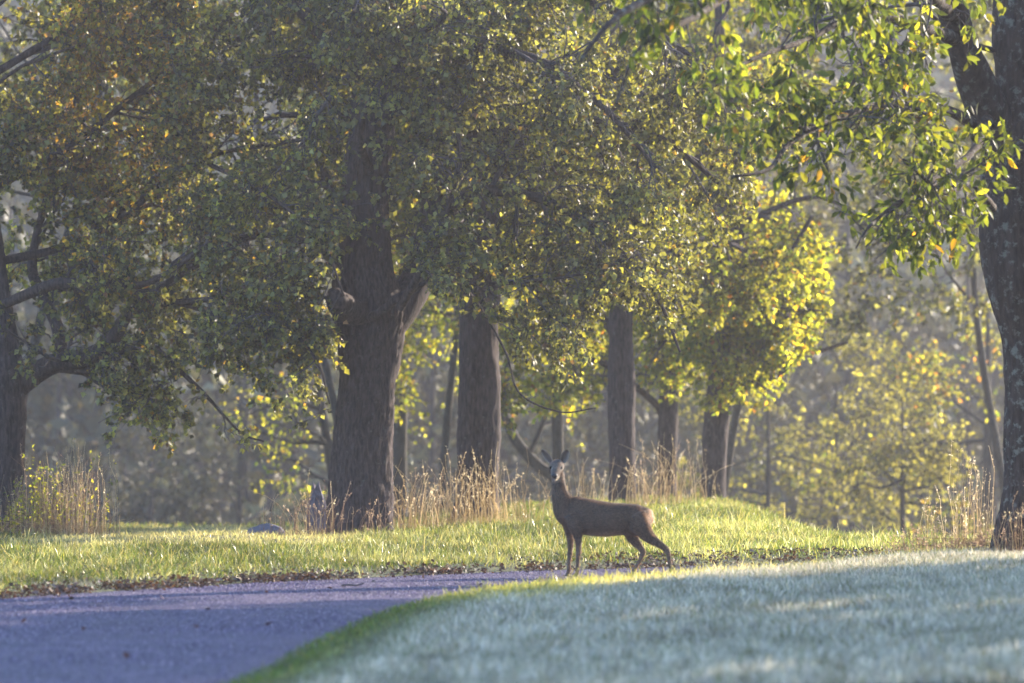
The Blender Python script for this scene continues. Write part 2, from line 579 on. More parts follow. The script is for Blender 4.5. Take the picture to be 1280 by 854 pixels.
# ------------------------------------------------------------------ leaves and tree builder
def leaf_mesh(p, a, nrm, L, Wd, col, shape='oval', r=None):
    """p base, a axis, nrm normal; returns V, faces, col"""
    n = len(p)
    s = norm(np.cross(a, nrm))
    nn = np.cross(s, a)
    L = L[:, None]
    Wd = Wd[:, None]
    if shape == 'oval':
        V = np.stack([p, p + a * L * .45 + s * Wd * .5 + nn * Wd * .16, p + a * L - nn * L * .12, p + a * L * .45 - s * Wd * .5 + nn * Wd * .16], 1)
        i = np.arange(n)[:, None] * 4
        F_ = [i + A([0, 1, 2]), i + A([0, 2, 3])]
        k = 4
    else:
        V = np.stack([p, p + a * L * .28 + s * Wd * .42 + nn * Wd * .12, p + a * L * .62 + s * Wd * .46 + nn * (Wd * .1 - L * .04), p + a * L - nn * L * .16,
                      p + a * L * .62 - s * Wd * .46 + nn * (Wd * .1 - L * .04), p + a * L * .28 - s * Wd * .42 + nn * Wd * .12, p + a * L * .5 - nn * L * .02], 1)
        i = np.arange(n)[:, None] * 7
        F_ = [i + A([0, 1, 6]), i + A([0, 6, 5]), i + A([1, 2, 6]), i + A([6, 4, 5]), i + A([2, 3, 6]), i + A([6, 3, 4])]
        k = 7
    return V.reshape(-1, 3), F_, np.repeat(col, k, 0)


def children(Pt, R, M, tmin, l0, l1, ang, seg, wander, grav, r, rfac=0.6, rmin=0.002, keep=None, wt=None):
    N_, Sg, _ = Pt.shape
    ln = np.linalg.norm(np.diff(Pt, axis=1), axis=2).sum(1)
    if wt is not None:
        ln = ln * wt
    n = r.choice(N_, M, p=ln / ln.sum())
    t = tmin + (1 - tmin) * r.uniform(0, 1, M)
    f = t * (Sg - 1)
    i = np.minimum(f.astype(int), Sg - 2)
    u = (f - i)[:, None]
    p = Pt[n, i] * (1 - u) + Pt[n, i + 1] * u
    rr = R[n, i] * (1 - u[:, 0]) + R[n, i + 1] * u[:, 0]
    tg = norm(Pt[n, i + 1] - Pt[n, i])
    rv = r.normal(size=(M, 3))
    pp = norm(rv - (rv * tg).sum(1, keepdims=True) * tg)
    th = np.radians(r.uniform(ang[0], ang[1], M))[:, None]
    d = tg * np.cos(th) + pp * np.sin(th)
    L = r.uniform(l0, l1, M) * (1.15 - 0.5 * t)
    Pc = np.empty((M, seg + 1, 3))
    Pc[:, 0] = p
    for k in range(seg):
        d = norm(d + r.normal(size=(M, 3)) * wander + A([0, 0, grav]))
        Pc[:, k + 1] = Pc[:, k] + d * (L / seg)[:, None]
    r0_ = np.minimum(rr * rfac, L * 0.022 + rmin)
    Rc = np.maximum(r0_[:, None] * np.linspace(1, 0.25, seg + 1)[None], rmin * 0.6)
    if keep is not None:
        m = keep(Pc[:, -1]) & keep(Pc[:, seg // 2])
        Pc, Rc = Pc[m], Rc[m]
    return Pc, Rc


def bark_tube(pts, n, k, amp, seed, flare=0.0, rough=1.0):
    """pts rows x,y,z,r -> displaced bark mesh with vertical furrows"""
    s = spline(pts, n)
    c, R = s[:, :3], np.maximum(s[:, 3], 0.004)
    d = np.concatenate([[0], np.cumsum(np.linalg.norm(np.diff(c, axis=0), axis=1))])
    R = R * (1 + flare * np.exp(-d / 0.28))
    T = norm(np.gradient(c, axis=0))
    U = norm(np.cross(T, A([0.05, 1.0, 0.02])))
    W = np.cross(T, U)
    a = np.arange(k) / k * 2 * np.pi
    ca, sa = np.cos(a), np.sin(a)
    rad0 = R[:, None]
    # coordinates on the surface (metres), stretched along the stem
    qx = ca[None] * rad0
    qy = sa[None] * rad0
    qz = np.broadcast_to(d[:, None], qx.shape)
    st = np.stack([qx * 24, qy * 24, qz * 6.5], -1)
    wq = (vnoise(np.stack([qx * 7, qy * 7, qz * 3], -1), seed + 3) - .5)[..., None] * 1.6
    ridg = 1 - np.abs(2 * fbm(st + wq, seed, 3) - 1) * 2.2
    lump = fbm(np.stack([qx * 4, qy * 4, qz * 1.6], -1), seed + 7, 2) - .5
    disp = amp * np.minimum(1, rad0 / .06) * np.clip(ridg, -0.8, 1) + lump * rad0 * 0.35 * rough
    root = flare * np.exp(-d / 0.22)[:, None] * R[:, None] * 0.5 * np.sin(a * 5 + seed)[None]
    rad = rad0 + disp + root
    V = c[:, None, :] + rad[..., None] * (ca[None, :, None] * U[:, None, :] + sa[None, :, None] * W[:, None, :])
    idx = np.arange(n * k).reshape(n, k)
    q = np.stack([idx[:-1], np.roll(idx[:-1], -1, 1), np.roll(idx[1:], -1, 1), idx[1:]], -1).reshape(-1, 4)
    cap = np.stack([np.full(k, n * k), idx[-1], np.roll(idx[-1], -1)], 1)
    V = np.vstack([V.reshape(-1, 3), c[-1] + T[-1] * R[-1] * 0.5])
    return V, [q, cap], c, R


def tree(name, label, base, trunk, limbs, pr, seed, group=None, bark=None, leafmat=None, hero=True, cat='tree'):
    r = np.random.default_rng(seed)
    base = A(base, float)
    root = empty(name, base, label, cat, group)
    bark = bark or M_BARK
    leafmat = leafmat or M_LEAF
    px = pr.get('bk', 48)
    trunk = A(trunk, float)
    V, fs, tc, tr = bark_tube(trunk, pr.get('tn', 150) if hero else 30, px if hero else 12, pr.get('amp', 0.014) if hero else 0.006, seed, pr.get('flare', 0.25))
    obj('trunk', mesh_np('trunk', V - base, fs, smooth=True, mat=bark), root)
    curves, rads = [], []
    for L in limbs:
        L = A(L, float)
        V, fs, lc, lr = bark_tube(L, 60 if hero else 16, 20 if hero else 8, 0.006 if hero else 0.003, seed + 5, 0.0)
        obj('limb', mesh_np('limb', V - base, fs, smooth=True, mat=bark), root)
        curves.append(spline(L, 14)[:, :3])
        rads.append(spline(L, 14)[:, 3])
    # extra limbs grown at random from the trunk
    ng = pr.get('auto', 8)
    if ng:
        tz = tc[:, 2]
        gz = r.uniform(pr['z0'], min(pr['z1'], tz[-1]), ng)
        ii = np.clip(np.searchsorted(tz, gz), 0, len(tz) - 1)
        p0 = tc[ii]
        azs = np.arange(ng) * 2.4 + r.uniform(0, 6)
        if 'az' in pr:
            azs = np.radians(r.uniform(pr['az'][0], pr['az'][1], ng))
        el = np.radians(r.uniform(*pr.get('el', (15, 55)), ng))
        d = np.stack([np.cos(azs) * np.cos(el), np.sin(azs) * np.cos(el), np.sin(el)], 1)
        Ls = r.uniform(0.7, 1.1, ng) * pr['reach']
        sg = 13
        Pc = np.empty((ng, sg + 1, 3))
        Pc[:, 0] = p0
        for k in range(sg):
            d = norm(d + r.normal(size=(ng, 3)) * 0.13 + A([0, 0, pr.get('g1', -0.03)]))
            Pc[:, k + 1] = Pc[:, k] + d * (Ls / sg)[:, None]
        R0 = np.minimum(tr[ii] * pr.get('rf', 0.55), Ls * 0.022 + 0.01)
        Rc = R0[:, None] * np.linspace(1, 0.22, sg + 1)[None]
        for k in range(ng):
            V, q = tubes(Pc[k:k + 1], Rc[k:k + 1], 8)
            obj('limb', mesh_np('limb', V - base, [q], smooth=True, mat=bark), root)
            curves.append(Pc[k])
            rads.append(Rc[k])
    CP, CR = A(curves), A(rads)
    keep = pr.get('keep')
    wt = A([pr.get('lw', 1.0)] * len(limbs) + [1.0] * ng)
    g = pr.get('g', -0.06)
    s2, s3, s4 = pr.get('len', (1.5, 0.8, 0.35))
    B2, r2 = children(CP, CR, pr['n2'], 0.15, s2 * .5, s2, (25, 75), 8, 0.22, g, r, keep=keep, wt=wt)
    B3, r3 = children(B2, r2, pr['n3'], 0.15, s3 * .4, s3, (25, 80), 6, 0.25, g * 1.2, r, keep=keep, rmin=pr.get('rm', 0.0022))
    B4, r4 = children(B3, r3, pr['n4'], 0.1, s4 * .5, s4, (20, 80), 4, 0.25, g, r, keep=keep, rmin=pr.get('rm', 0.0022) * 0.8)
    ztop = pr.get('ztop', 1e9)
    sel = (B4[:, 0, 2] < ztop) | (r.uniform(0, 1, len(B4)) < 0.3)
    B4v, r4v = B4[sel], r4[sel]
    parts = []
    for Bp, Rp, k in ((B2, r2, 5), (B3, r3, 3), (B4v[:, ::2], r4v[:, ::2], 3)):
        V, q = tubes(Bp, Rp, k)
        parts.append((V - base, [q], None))
    V, fs, _ = cat_mesh(parts)
    tag(obj('twigs', mesh_np('twigs', V, fs, mat=pr.get('twigmat', M_TWIG)), root), kind='stuff')
    # leaves
    nl = pr['nl']
    src = B4v
    k = r.integers(0, len(src), nl)
    tt = r.uniform(0.1, 1.0, nl) * 4
    i = np.minimum(tt.astype(int), 3)
    u = (tt - i)[:, None]
    p = src[k, i] * (1 - u) + src[k, i + 1] * u
    if keep is not None:
        mk = keep(p)
        p, k, i = p[mk], k[mk], i[mk]
    tg = norm(src[k, i + 1] - src[k, i])
    n = len(p)
    a = norm(tg * 0.5 + r.normal(size=(n, 3)) * 0.6 + A([0, 0, -0.55]))
    nr = norm(r.normal(size=(n, 3)) + A([0, 0, 0.35]))
    L = r.uniform(0.5, 1.3, n) * pr['leaf']
    hi = p[:, 2] > ztop
    L = np.where(hi, L * 1.7, L)
    col = pick(pr['cols'], n, r, pr.get('cw'))
    if 'colfn' in pr:
        col = pr['colfn'](p, col, r)
    bn = fbm(p * 1.3, seed + 40, 2)[:, None]
    col = col * (0.45 + 1.1 * bn) * r.uniform(.5, 1.5, (n, 1))
    shape = pr.get('shape', 'oval')
    V, fs, c = leaf_mesh(p, a, nr, L, L * pr.get('lwid', 0.62), col, shape)
    tag(obj('foliage', mesh_np('foliage', V - base, fs, c, mat=leafmat), root), kind='stuff')
    return root, (B4, r4, CP)


GREENS = [(0.125, 0.120, 0.052), (0.18, 0.168, 0.065), (0.24, 0.225, 0.10), (0.055, 0.052, 0.036), (0.33, 0.30, 0.07), (0.32, 0.20, 0.05), (0.14, 0.08, 0.05)]
GW = [.24, .24, .20, .17, .12, .015, .015]
YELLOW = [(0.19, 0.20, 0.05), (0.28, 0.27, 0.06), (0.36, 0.32, 0.07), (0.10, 0.13, 0.04), (0.34, 0.22, 0.05), (0.30, 0.13, 0.05)]
YW = [.28, .28, .2, .18, .04, .02]


def PL(rows):
    """rows px,py,D,r_px -> x,y,z,r"""
    return [(*P(a, b, d), rr * d / F) for a, b, d, rr in rows]


def gnd(px, D, dz=-0.08):
    x = (px - 640) / F * D
    return A([x, D, float(hgt(x, D)) + dz])


def TR(px, D, rows):
    """trunk from the ground at px, then rows (px, py, r_px)"""
    b = gnd(px, D, -0.15)
    return [(*b, rows[0][2] * D / F)] + [(*P(a, c, D), rr * D / F) for a, c, rr in rows]


# --- left foreground tree
D1 = 75.0


def colfn1(p, col, r):
    k = np.exp(-(((p[:, 0] + 5.0) / 0.8) ** 2 + ((p[:, 2] - 5.5) / 1.6) ** 2)) * 0.8
    k += 0.035
    m = r.uniform(0, 1, len(p)) < k
    o = pick([(0.42, 0.29, 0.05), (0.40, 0.22, 0.05), (0.30, 0.26, 0.06), (0.24, 0.13, 0.07)], len(p), r)
    return np.where(m[:, None], o, col)


def low1(p):
    X_ = (p[:, 0] / p[:, 1] * F) + 640
    lim = np.interp(X_, [-300, -20, 60, 110, 140, 230, 260, 330, 420, 440, 520, 800], [440, 480, 500, 490, 556, 560, 535, 556, 500, 440, 360, 200])
    zl = EYE + (513 - lim) / F * 75 + 0.12 * (vnoise(p * 3, 77) - .5)
    rag = 0.55 * (vnoise(p * 1.1, 71) - .6)
    thin = vnoise(p * A([2.6, 2.6, 2.6]), 72) > (0.42 - 0.42 * ss(0.3, 2.2, p[:, 2] - zl)) * (X_ < 330)
    return (p[:, 2] > zl + rag * 0.8) & (p[:, 2] < 8.5) & ((X_ < 434) | (p[:, 2] > 3.35)) & thin


T1 = TR(10, D1, [(6, 640, 23), (7, 560, 21), (8, 490, 24), (8, 440, 17), (2, 380, 12), (-8, 300, 10), (-25, 200, 8), (-25, 80, 8), (-60, -60, 7), (-50, -220, 5)])
L1 = [PL([(12, 490, D1, 18), (60, 458, D1, 13), (110, 446, D1 - .3, 11), (140, 425, D1 - .6, 9.5), (163, 392, D1 - .9, 7), (215, 378, D1 - 1.2, 5), (270, 392, D1 - 1.4, 4), (340, 420, D1 - 1.8, 2.2)]),
      PL([(70, 458, D1, 8), (120, 462, D1 - .2, 6.5), (145, 442, D1 - .2, 5.5), (185, 432, D1 - .4, 4.5), (215, 455, D1 - .5, 3.5), (255, 492, D1 - .6, 2.4), (300, 540, D1 - .7, 1.5), (330, 552, D1 - .7, 1)]),
      PL([(78, 452, D1, 9), (72, 410, D1 + .3, 8), (55, 372, D1 + .5, 7), (40, 330, D1 + .8, 6), (60, 240, D1 + 1, 4), (90, 140, D1 + 1.4, 3)]),
      PL([(-6, 385, D1, 6), (70, 355, D1 - .6, 7), (120, 357, D1 - 1, 5), (190, 352, D1 - 1.6, 4), (270, 300, D1 - 2, 3), (330, 295, D1 - 2.3, 2)]),
      PL([(-16, 330, D1, 6), (90, 305, D1 + .6, 5), (180, 250, D1 + .2, 4), (250, 200, D1 - .5, 3.2), (340, 180, D1 - 1, 2.6), (440, 170, D1 - 1.4, 2), (500, 185, D1 - 1.6, 1.3)]),
      PL([(-35, 250, D1, 5), (90, 180, D1 + .6, 4.5), (180, 110, D1 + .4, 3.6), (260, 60, D1 - .4, 3), (360, 40, D1 - .8, 2.4), (450, 60, D1 - 1.2, 1.5)]),
      PL([(-55, 120, D1, 5), (110, 20, D1 + .5, 4.5), (220, -60, D1 - .3, 4), (330, -70, D1 - 1.2, 3), (420, -30, D1 - 1.6, 2)]),
      PL([(160, 395, D1 - .9, 6), (230, 340, D1 - 1.5, 5), (300, 300, D1 - 1.9, 4), (380, 300, D1 - 2.2, 3), (430, 350, D1 - 2.4, 2), (440, 420, D1 - 2.5, 1.5)]),
      PL([(215, 378, D1 - 1.2, 4), (290, 375, D1 - 2.4, 3), (350, 400, D1 - 2.9, 2.4), (395, 450, D1 - 3.1, 1.8), (412, 505, D1 - 3.2, 1)]),
      PL([(250, 200, D1 - .5, 3), (330, 240, D1 - 2.4, 2.6), (400, 300, D1 - 3.0, 2), (430, 370, D1 - 3.1, 1.2)])]
tree('pear_tree', 'old spreading fruit tree at the left edge with low crooked limbs and orange tinged leaves', gnd(10, D1, 0), T1, L1,
     dict(auto=11, z0=2.4, z1=7.2, reach=3.2, az=(-190, 60), rf=.35, n2=230, n3=2600, n4=10500, nl=80000, rm=.0042, lwid=.82, leaf=0.074, cols=GREENS, cw=GW, colfn=colfn1, keep=low1,
          ztop=6.9, g=-0.05, lw=1.6, flare=0.1), 101)

# --- big old tree left of centre
D2 = 73.0


def low2(p):
    X_ = (p[:, 0] / p[:, 1] * F) + 640
    lim = np.interp(X_, [300, 400, 425, 488, 506, 560, 600, 640, 660, 700, 735, 760, 800, 840, 900], [300, 330, 330, 375, 450, 500, 420, 430, 515, 520, 470, 400, 400, 430, 340])
    zl = EYE + (513 - lim) / F * 75 + 0.25 * (vnoise(p * 2.5, 78) - .5)
    ok = (p[:, 2] > zl) & (p[:, 2] < 9.5)
    ok &= ~((np.abs(X_ - 458) < 38) & (p[:, 1] < D2 + .3) & (p[:, 2] < 3.9))
    return ok


T2 = TR(450, D2, [(450, 664, 40), (451, 610, 36), (452, 540, 34), (457, 470, 33), (464, 420, 37), (463, 385, 42), (456, 345, 36), (455, 290, 30), (458, 220, 28), (468, 120, 26), (485, 20, 23), (492, -120, 20), (498, -300, 13), (505, -450, 7)])
L2 = [PL([(478, 415, D2, 24), (500, 385, D2 + .1, 22), (520, 350, D2 + .3, 20), (538, 300, D2 + .5, 19), (546, 230, D2 + .8, 18), (556, 140, D2 + 1, 16), (575, 30, D2 + 1.3, 13), (600, -140, D2 + 1.6, 9), (620, -300, D2 + 2, 5)]),
      PL([(456, 392, D2 - .15, 18), (436, 388, D2 - .5, 17), (424, 380, D2 - .8, 15), (417, 370, D2 - .95, 12)]),
      PL([(458, 400, D2 - .3, 7), (474, 392, D2 - .55, 5.5), (495, 374, D2 - .65, 4.5), (520, 360, D2 - .7, 4), (545, 348, D2 - .8, 3), (600, 355, D2 - 1, 2.5), (660, 352, D2 - 1.2, 2.2), (740, 340, D2 - 1.4, 1.6), (800, 318, D2 - 1.4, 1)]),
      PL([(556, 140, D2 + 1, 9), (585, 65, D2 - .4, 7), (640, 66, D2 - .8, 6), (690, 85, D2 - 1, 5), (760, 140, D2 - 1, 3.5), (820, 210, D2 - 1, 2)]),
      PL([(542, 270, D2 + .5, 10), (600, 240, D2, 8), (680, 250, D2 - .5, 6), (760, 300, D2 - .8, 4), (820, 370, D2 - 1, 2.5), (850, 440, D2 - 1, 1.5)]),
      PL([(550, 200, D2 + .8, 9), (620, 160, D2 + .6, 7), (720, 150, D2 + .8, 6), (820, 170, D2 + 1, 4), (900, 230, D2 + 1.2, 2.5)]),
      PL([(575, 30, D2 + 1.3, 9), (650, -20, D2 + .5, 7), (760, 10, D2, 5), (850, 60, D2, 3.5), (930, 140, D2, 2)]),
      PL([(530, 330, D2 + .3, 5), (565, 345, D2 + .2, 3), (600, 385, D2, 2), (632, 440, D2 - .2, 1.6), (650, 492, D2 - .3, 1.1), (700, 515, D2 - .3, 1), (745, 510, D2 - .3, .7)]),
      PL([(470, 110, D2, 9), (420, 60, D2 - .4, 7), (370, 10, D2 - .6, 5), (330, -60, D2 - .8, 3)]),
      PL([(500, 385, D2 - .6, 5), (530, 330, D2 - 1.1, 4), (560, 260, D2 - 1.3, 3.2), (575, 190, D2 - 1.4, 2.4), (560, 120, D2 - 1.4, 1.6)]),
      PL([(462, 215, D2 - .4, 5), (450, 170, D2 - 1, 4), (470, 110, D2 - 1.2, 3), (520, 60, D2 - 1.3, 2)]),
      PL([(457, 280, D2, 6), (425, 250, D2 + .6, 5), (400, 200, D2 + 1.1, 4), (380, 130, D2 + 1.4, 2)])]
tree('pear_tree', 'thickest dark trunk left of the deer, forking above a knobbly burl', gnd(450, D2, 0), T2, L2,
     dict(auto=7, z0=4.2, z1=8, reach=3.4, n2=230, n3=2300, n4=9000, nl=56000, rm=.004, lwid=.82, leaf=0.075, cols=GREENS, cw=GW, keep=low2, ztop=6.9, g=-0.09, lw=1.7, amp=0.034, bk=96, tn=260, flare=0.12,
          len=(1.6, 0.9, 0.38)), 202)

# --- second trunk
D3 = 80.0


def low3(p):
    X_ = (p[:, 0] / p[:, 1] * F) + 640
    lim = np.interp(X_, [480, 520, 560, 620, 660, 700, 740, 760, 800, 850, 950], [380, 480, 480, 430, 510, 510, 480, 400, 400, 430, 300])
    zl = EYE + (513 - lim) / F * 80 + 0.3 * (vnoise(p * 2.5, 79) - .5)
    return (p[:, 2] > zl) & (p[:, 2] < 10) & ~((np.abs(X_ - 598) < 32) & (p[:, 1] < D3) & (p[:, 2] < 2.9))


T3 = TR(596, D3, [(596, 650, 28), (597, 600, 26), (598, 520, 25), (599, 440, 24), (600, 360, 23), (604, 260, 21), (612, 120, 18), (615, -40, 14), (620, -250, 8)])
L3 = [PL([(600, 380, D3, 12), (640, 320, D3, 9), (700, 290, D3 - .6, 7), (770, 300, D3 - .8, 5), (820, 350, D3 - .8, 3), (845, 420, D3 - .8, 1.5)]),
      PL([(602, 300, D3, 12), (560, 240, D3 + .4, 8), (530, 160, D3 + .6, 5), (500, 60, D3 + 1, 3)]),
      PL([(606, 220, D3, 12), (680, 140, D3, 9), (770, 90, D3 - .4, 7), (860, 90, D3 - .5, 4), (930, 150, D3 - .5, 2)])]
tree('pear_tree', 'dark rough trunk with bright right rim between the big trunk and the deer', gnd(596, D3, 0), T3, L3,
     dict(auto=8, z0=3.0, z1=8, reach=3.4, n2=180, n3=1500, n4=6500, nl=32000, rm=.0035, lwid=.8, leaf=0.086, cols=GREENS, cw=GW, keep=low3, ztop=7.3, g=-0.08, lw=1.4, bk=72, tn=200, flare=0.1), 303)

# --- trees right of the deer's back
D4, D5, D6 = 88.0, 101.0, 95.0


def low4(p):
    X_ = (p[:, 0] / p[:, 1] * F) + 640
    lim = np.interp(X_, [600, 650, 700, 760, 800, 860, 900, 950, 990, 1030, 1060], [540, 540, 525, 500, 490, 525, 540, 535, 500, 420, 300])
    zl = EYE + (513 - lim) / F * 92 + 0.4 * (vnoise(p * 2.0, 80) - .5)
    top = np.interp(X_, [900, 1000, 1060], [-200, 160, 340])
    return (p[:, 2] > zl) & (p[:, 2] < 10.5) & (X_ < np.interp(513 - (p[:, 2] - EYE) * F / 92, [-100, 150, 300, 420, 480, 540], [900, 960, 1000, 1035, 975, 915]) + 150 * (vnoise(p * A([0.01, 0.9, 1.5]), 83) - .35) + 60 * (vnoise(p * 3.2, 84) - .5)) & ~((np.abs(X_ - 778) < 24) & (p[:, 1] < 88.2) & (p[:, 2] < 2.9))


T4 = TR(778, D4, [(779, 630, 16.5), (778, 560, 16), (777, 480, 15.5), (776, 400, 15), (780, 330, 14), (790, 220, 12), (800, 100, 10), (805, -60, 7), (810, -250, 4)])
L4 = [PL([(776, 400, D4, 8), (810, 350, D4 + .5, 7), (850, 310, D4 + 1, 5), (900, 300, D4 + 1.5, 3.5), (960, 330, D4 + 2, 2)]),
      PL([(777, 430, D4, 7), (740, 380, D4 + 1, 5), (700, 360, D4 + 1.5, 4), (650, 400, D4 + 1.8, 2.5), (630, 470, D4 + 2, 1.5)]),
      PL([(785, 280, D4, 7), (840, 220, D4, 6), (900, 190, D4 - .4, 4), (960, 210, D4 - .6, 2.5)])]
tree('pear_tree', 'slim straight trunk directly behind the deer\'s rump', gnd(778, D4, 0), T4, L4,
     dict(auto=7, z0=2.8, z1=8, reach=3.2, n2=150, n3=1200, n4=5000, nl=22000, lwid=.8, leaf=0.092, cols=YELLOW + GREENS[:3], cw=[.15, .14, .1, .15, .04, .02, .15, .15, .1], keep=low4, ztop=7.8, g=-0.07, lw=1.3, bk=56, flare=0.08, tn=120),
     404, leafmat=M_LEAFY)

T5 = TR(834, D5, [(834, 620, 11.5), (834, 560, 12), (835, 520, 12), (838, 470, 11), (840, 400, 10), (846, 280, 8), (850, 120, 6), (850, -60, 4)])
L5 = [PL([(834, 530, D5, 6), (822, 508, D5, 5), (790, 480, D5 - .5, 4), (740, 450, D5 - 1, 3), (690, 470, D5 - 1.2, 1.5)]),
      PL([(838, 480, D5, 6), (880, 420, D5, 5), (930, 390, D5 + .5, 3.5), (980, 400, D5 + 1, 2)])]
tree('fruit_tree', 'darker thin trunk between the slim straight trunk and the leaning grey trunk', gnd(834, D5, 0), T5, L5,
     dict(auto=8, z0=2.2, z1=8, reach=3.4, n2=130, n3=1000, n4=4200, nl=17000, lwid=.8, leaf=0.095, cols=YELLOW, cw=YW, keep=low4, ztop=8, g=-0.06, lw=1.3, bk=40, flare=0.1, tn=90),
     505, leafmat=M_LEAFY)

T6 = TR(893, D6, [(892, 640, 15), (893, 580, 15), (895, 530, 15.5), (900, 470, 14), (905, 400, 12), (905, 300, 10), (900, 160, 8), (900, -40, 5)])
L6 = [PL([(898, 480, D6, 8), (930, 440, D6, 6), (970, 420, D6 + .2, 4), (1010, 440, D6 + .3, 3), (1060, 428, D6 + .3, 1.5)]),
      PL([(900, 440, D6, 7), (940, 380, D6 - .5, 5), (980, 330, D6 - .8, 4), (1015, 270, D6 - 1, 2)]),
      PL([(897, 500, D6, 6), (930, 478, D6 - .4, 4), (970, 470, D6 - .6, 3), (1005, 440, D6 - .6, 2), (1035, 437, D6 - .6, 1)]),
      PL([(898, 470, D6, 7), (870, 420, D6 - .6, 5), (850, 350, D6 - 1, 4), (830, 280, D6 - 1.3, 2)])]
tree('fruit_tree', 'grey leaning trunk at the top of the bright mound with a sunlit yellow crown', gnd(893, D6, 0), T6, L6,
     dict(auto=9, z0=2.0, z1=7, reach=2.5, n2=140, n3=1200, n4=5200, nl=25000, lwid=.8, leaf=0.095, cols=YELLOW, cw=YW, keep=low4, ztop=7.8, g=-0.06, lw=1.3, bk=48, flare=0.12, tn=100),
     606, leafmat=M_LEAFY)

# --- near right tree
D7 = 57.0


def low7(p):
    X_ = (p[:, 0] / p[:, 1] * F) + 640
    lim = np.interp(X_, [700, 735, 780, 850, 950, 1040, 1100, 1160, 1215, 1260, 1500], [60, 90, 150, 110, 240, 250, 335, 335, 300, 230, 250])
    zl = EYE + (513 - lim) / F * 52 + 0.15 * (vnoise(p * 3, 81) - .5)
    return (p[:, 2] > zl) & (p[:, 2] < 9) & (p[:, 0] < 9) & (p[:, 1] < 58.3) & ((p[:, 0] < 5.3) | (p[:, 2] > 4.0))


T7 = TR(1282, D7, [(1286, 670, 40), (1293, 600, 35), (1291, 500, 35), (1286, 420, 36), (1274, 350, 43), (1267, 300, 40), (1267, 240, 38), (1270, 170, 38), (1276, 100, 32), (1278, 0, 32), (1285, -150, 26), (1290, -350, 16), (1295, -520, 8)])
L7 = [PL([(1262, 190, D7, 28), (1228, 120, D7 - .3, 24), (1204, 60, D7 - .6, 21), (1188, 0, D7 - .9, 19), (1160, -120, D7 - 1.6, 14), (1120, -280, D7 - 2.4, 8)]),
      PL([(1235, 170, D7 - .4, 8), (1190, 140, D7 - 1, 7), (1126, 131, D7 - 2, 5.5), (1092, 133, D7 - 3, 4.5), (1040, 150, D7 - 4, 4), (987, 180, D7 - 5, 3.2), (960, 212, D7 - 5.6, 2.4), (916, 221, D7 - 6, 1.5)]),
      PL([(1235, 150, D7 - .4, 7), (1216, 190, D7 - 1.2, 5), (1180, 215, D7 - 2, 4), (1135, 245, D7 - 3, 3), (1090, 280, D7 - 4, 2), (1070, 310, D7 - 4.5, 1.2)]),
      PL([(1228, 245, D7 - .6, 6), (1197, 262, D7 - 1.5, 4), (1150, 290, D7 - 2.4, 3), (1110, 310, D7 - 3, 1.8)]),
      PL([(1200, 50, D7 - .6, 10), (1137, 30, D7 - 2, 7), (1107, 19, D7 - 3, 5.5), (1062, 22, D7 - 4, 4.5), (1010, 49, D7 - 5, 3.5), (950, 70, D7 - 6, 2.5), (890, 100, D7 - 7, 1.5)]),
      PL([(1282, -130, D7, 14), (1180, -150, D7 - 3, 11), (1020, -110, D7 - 7, 9), (900, -50, D7 - 10, 6.5), (807, 0, D7 - 12, 5), (767, 24, D7 - 12.5, 4), (743, 51, D7 - 12.8, 3), (726, 75, D7 - 13, 2)]),
      PL([(1190, 20, D7 - .8, 10), (1120, -40, D7 - 3, 8), (1030, -50, D7 - 5, 6), (940, -20, D7 - 8, 5), (870, 20, D7 - 10, 4), (800, 60, D7 - 11, 2.5), (770, 130, D7 - 11.5, 1.5)]),
      PL([(1240, 260, D7 - .7, 6), (1215, 230, D7 - 1.5, 4), (1180, 240, D7 - 2.6, 3), (1130, 200, D7 - 4, 2)])]
root7, (B4_7, r4_7, _) = tree('cherry_tree', 'large rough trunk cut by the right edge with long overhanging leafy branches', gnd(1282, D7, 0), T7, L7,
     dict(auto=4, z0=4.6, z1=8, reach=3.4, az=(-185, -95), rf=.12, n2=100, n3=520, n4=1700, nl=5800, leaf=0.115, lwid=0.42, shape='long', cols=[(0.065, 0.085, 0.028), (0.12, 0.135, 0.032), (0.22, 0.215, 0.045), (0.30, 0.17, 0.03)], cw=[.5, .3, .18, .02],
          keep=low7, g=-0.06, lw=2.2, amp=0.016, bk=110, tn=240, flare=0.25, len=(1.3, 0.7, 0.4), ztop=5.6), 707, bark=M_BARK2, leafmat=M_LEAFY)
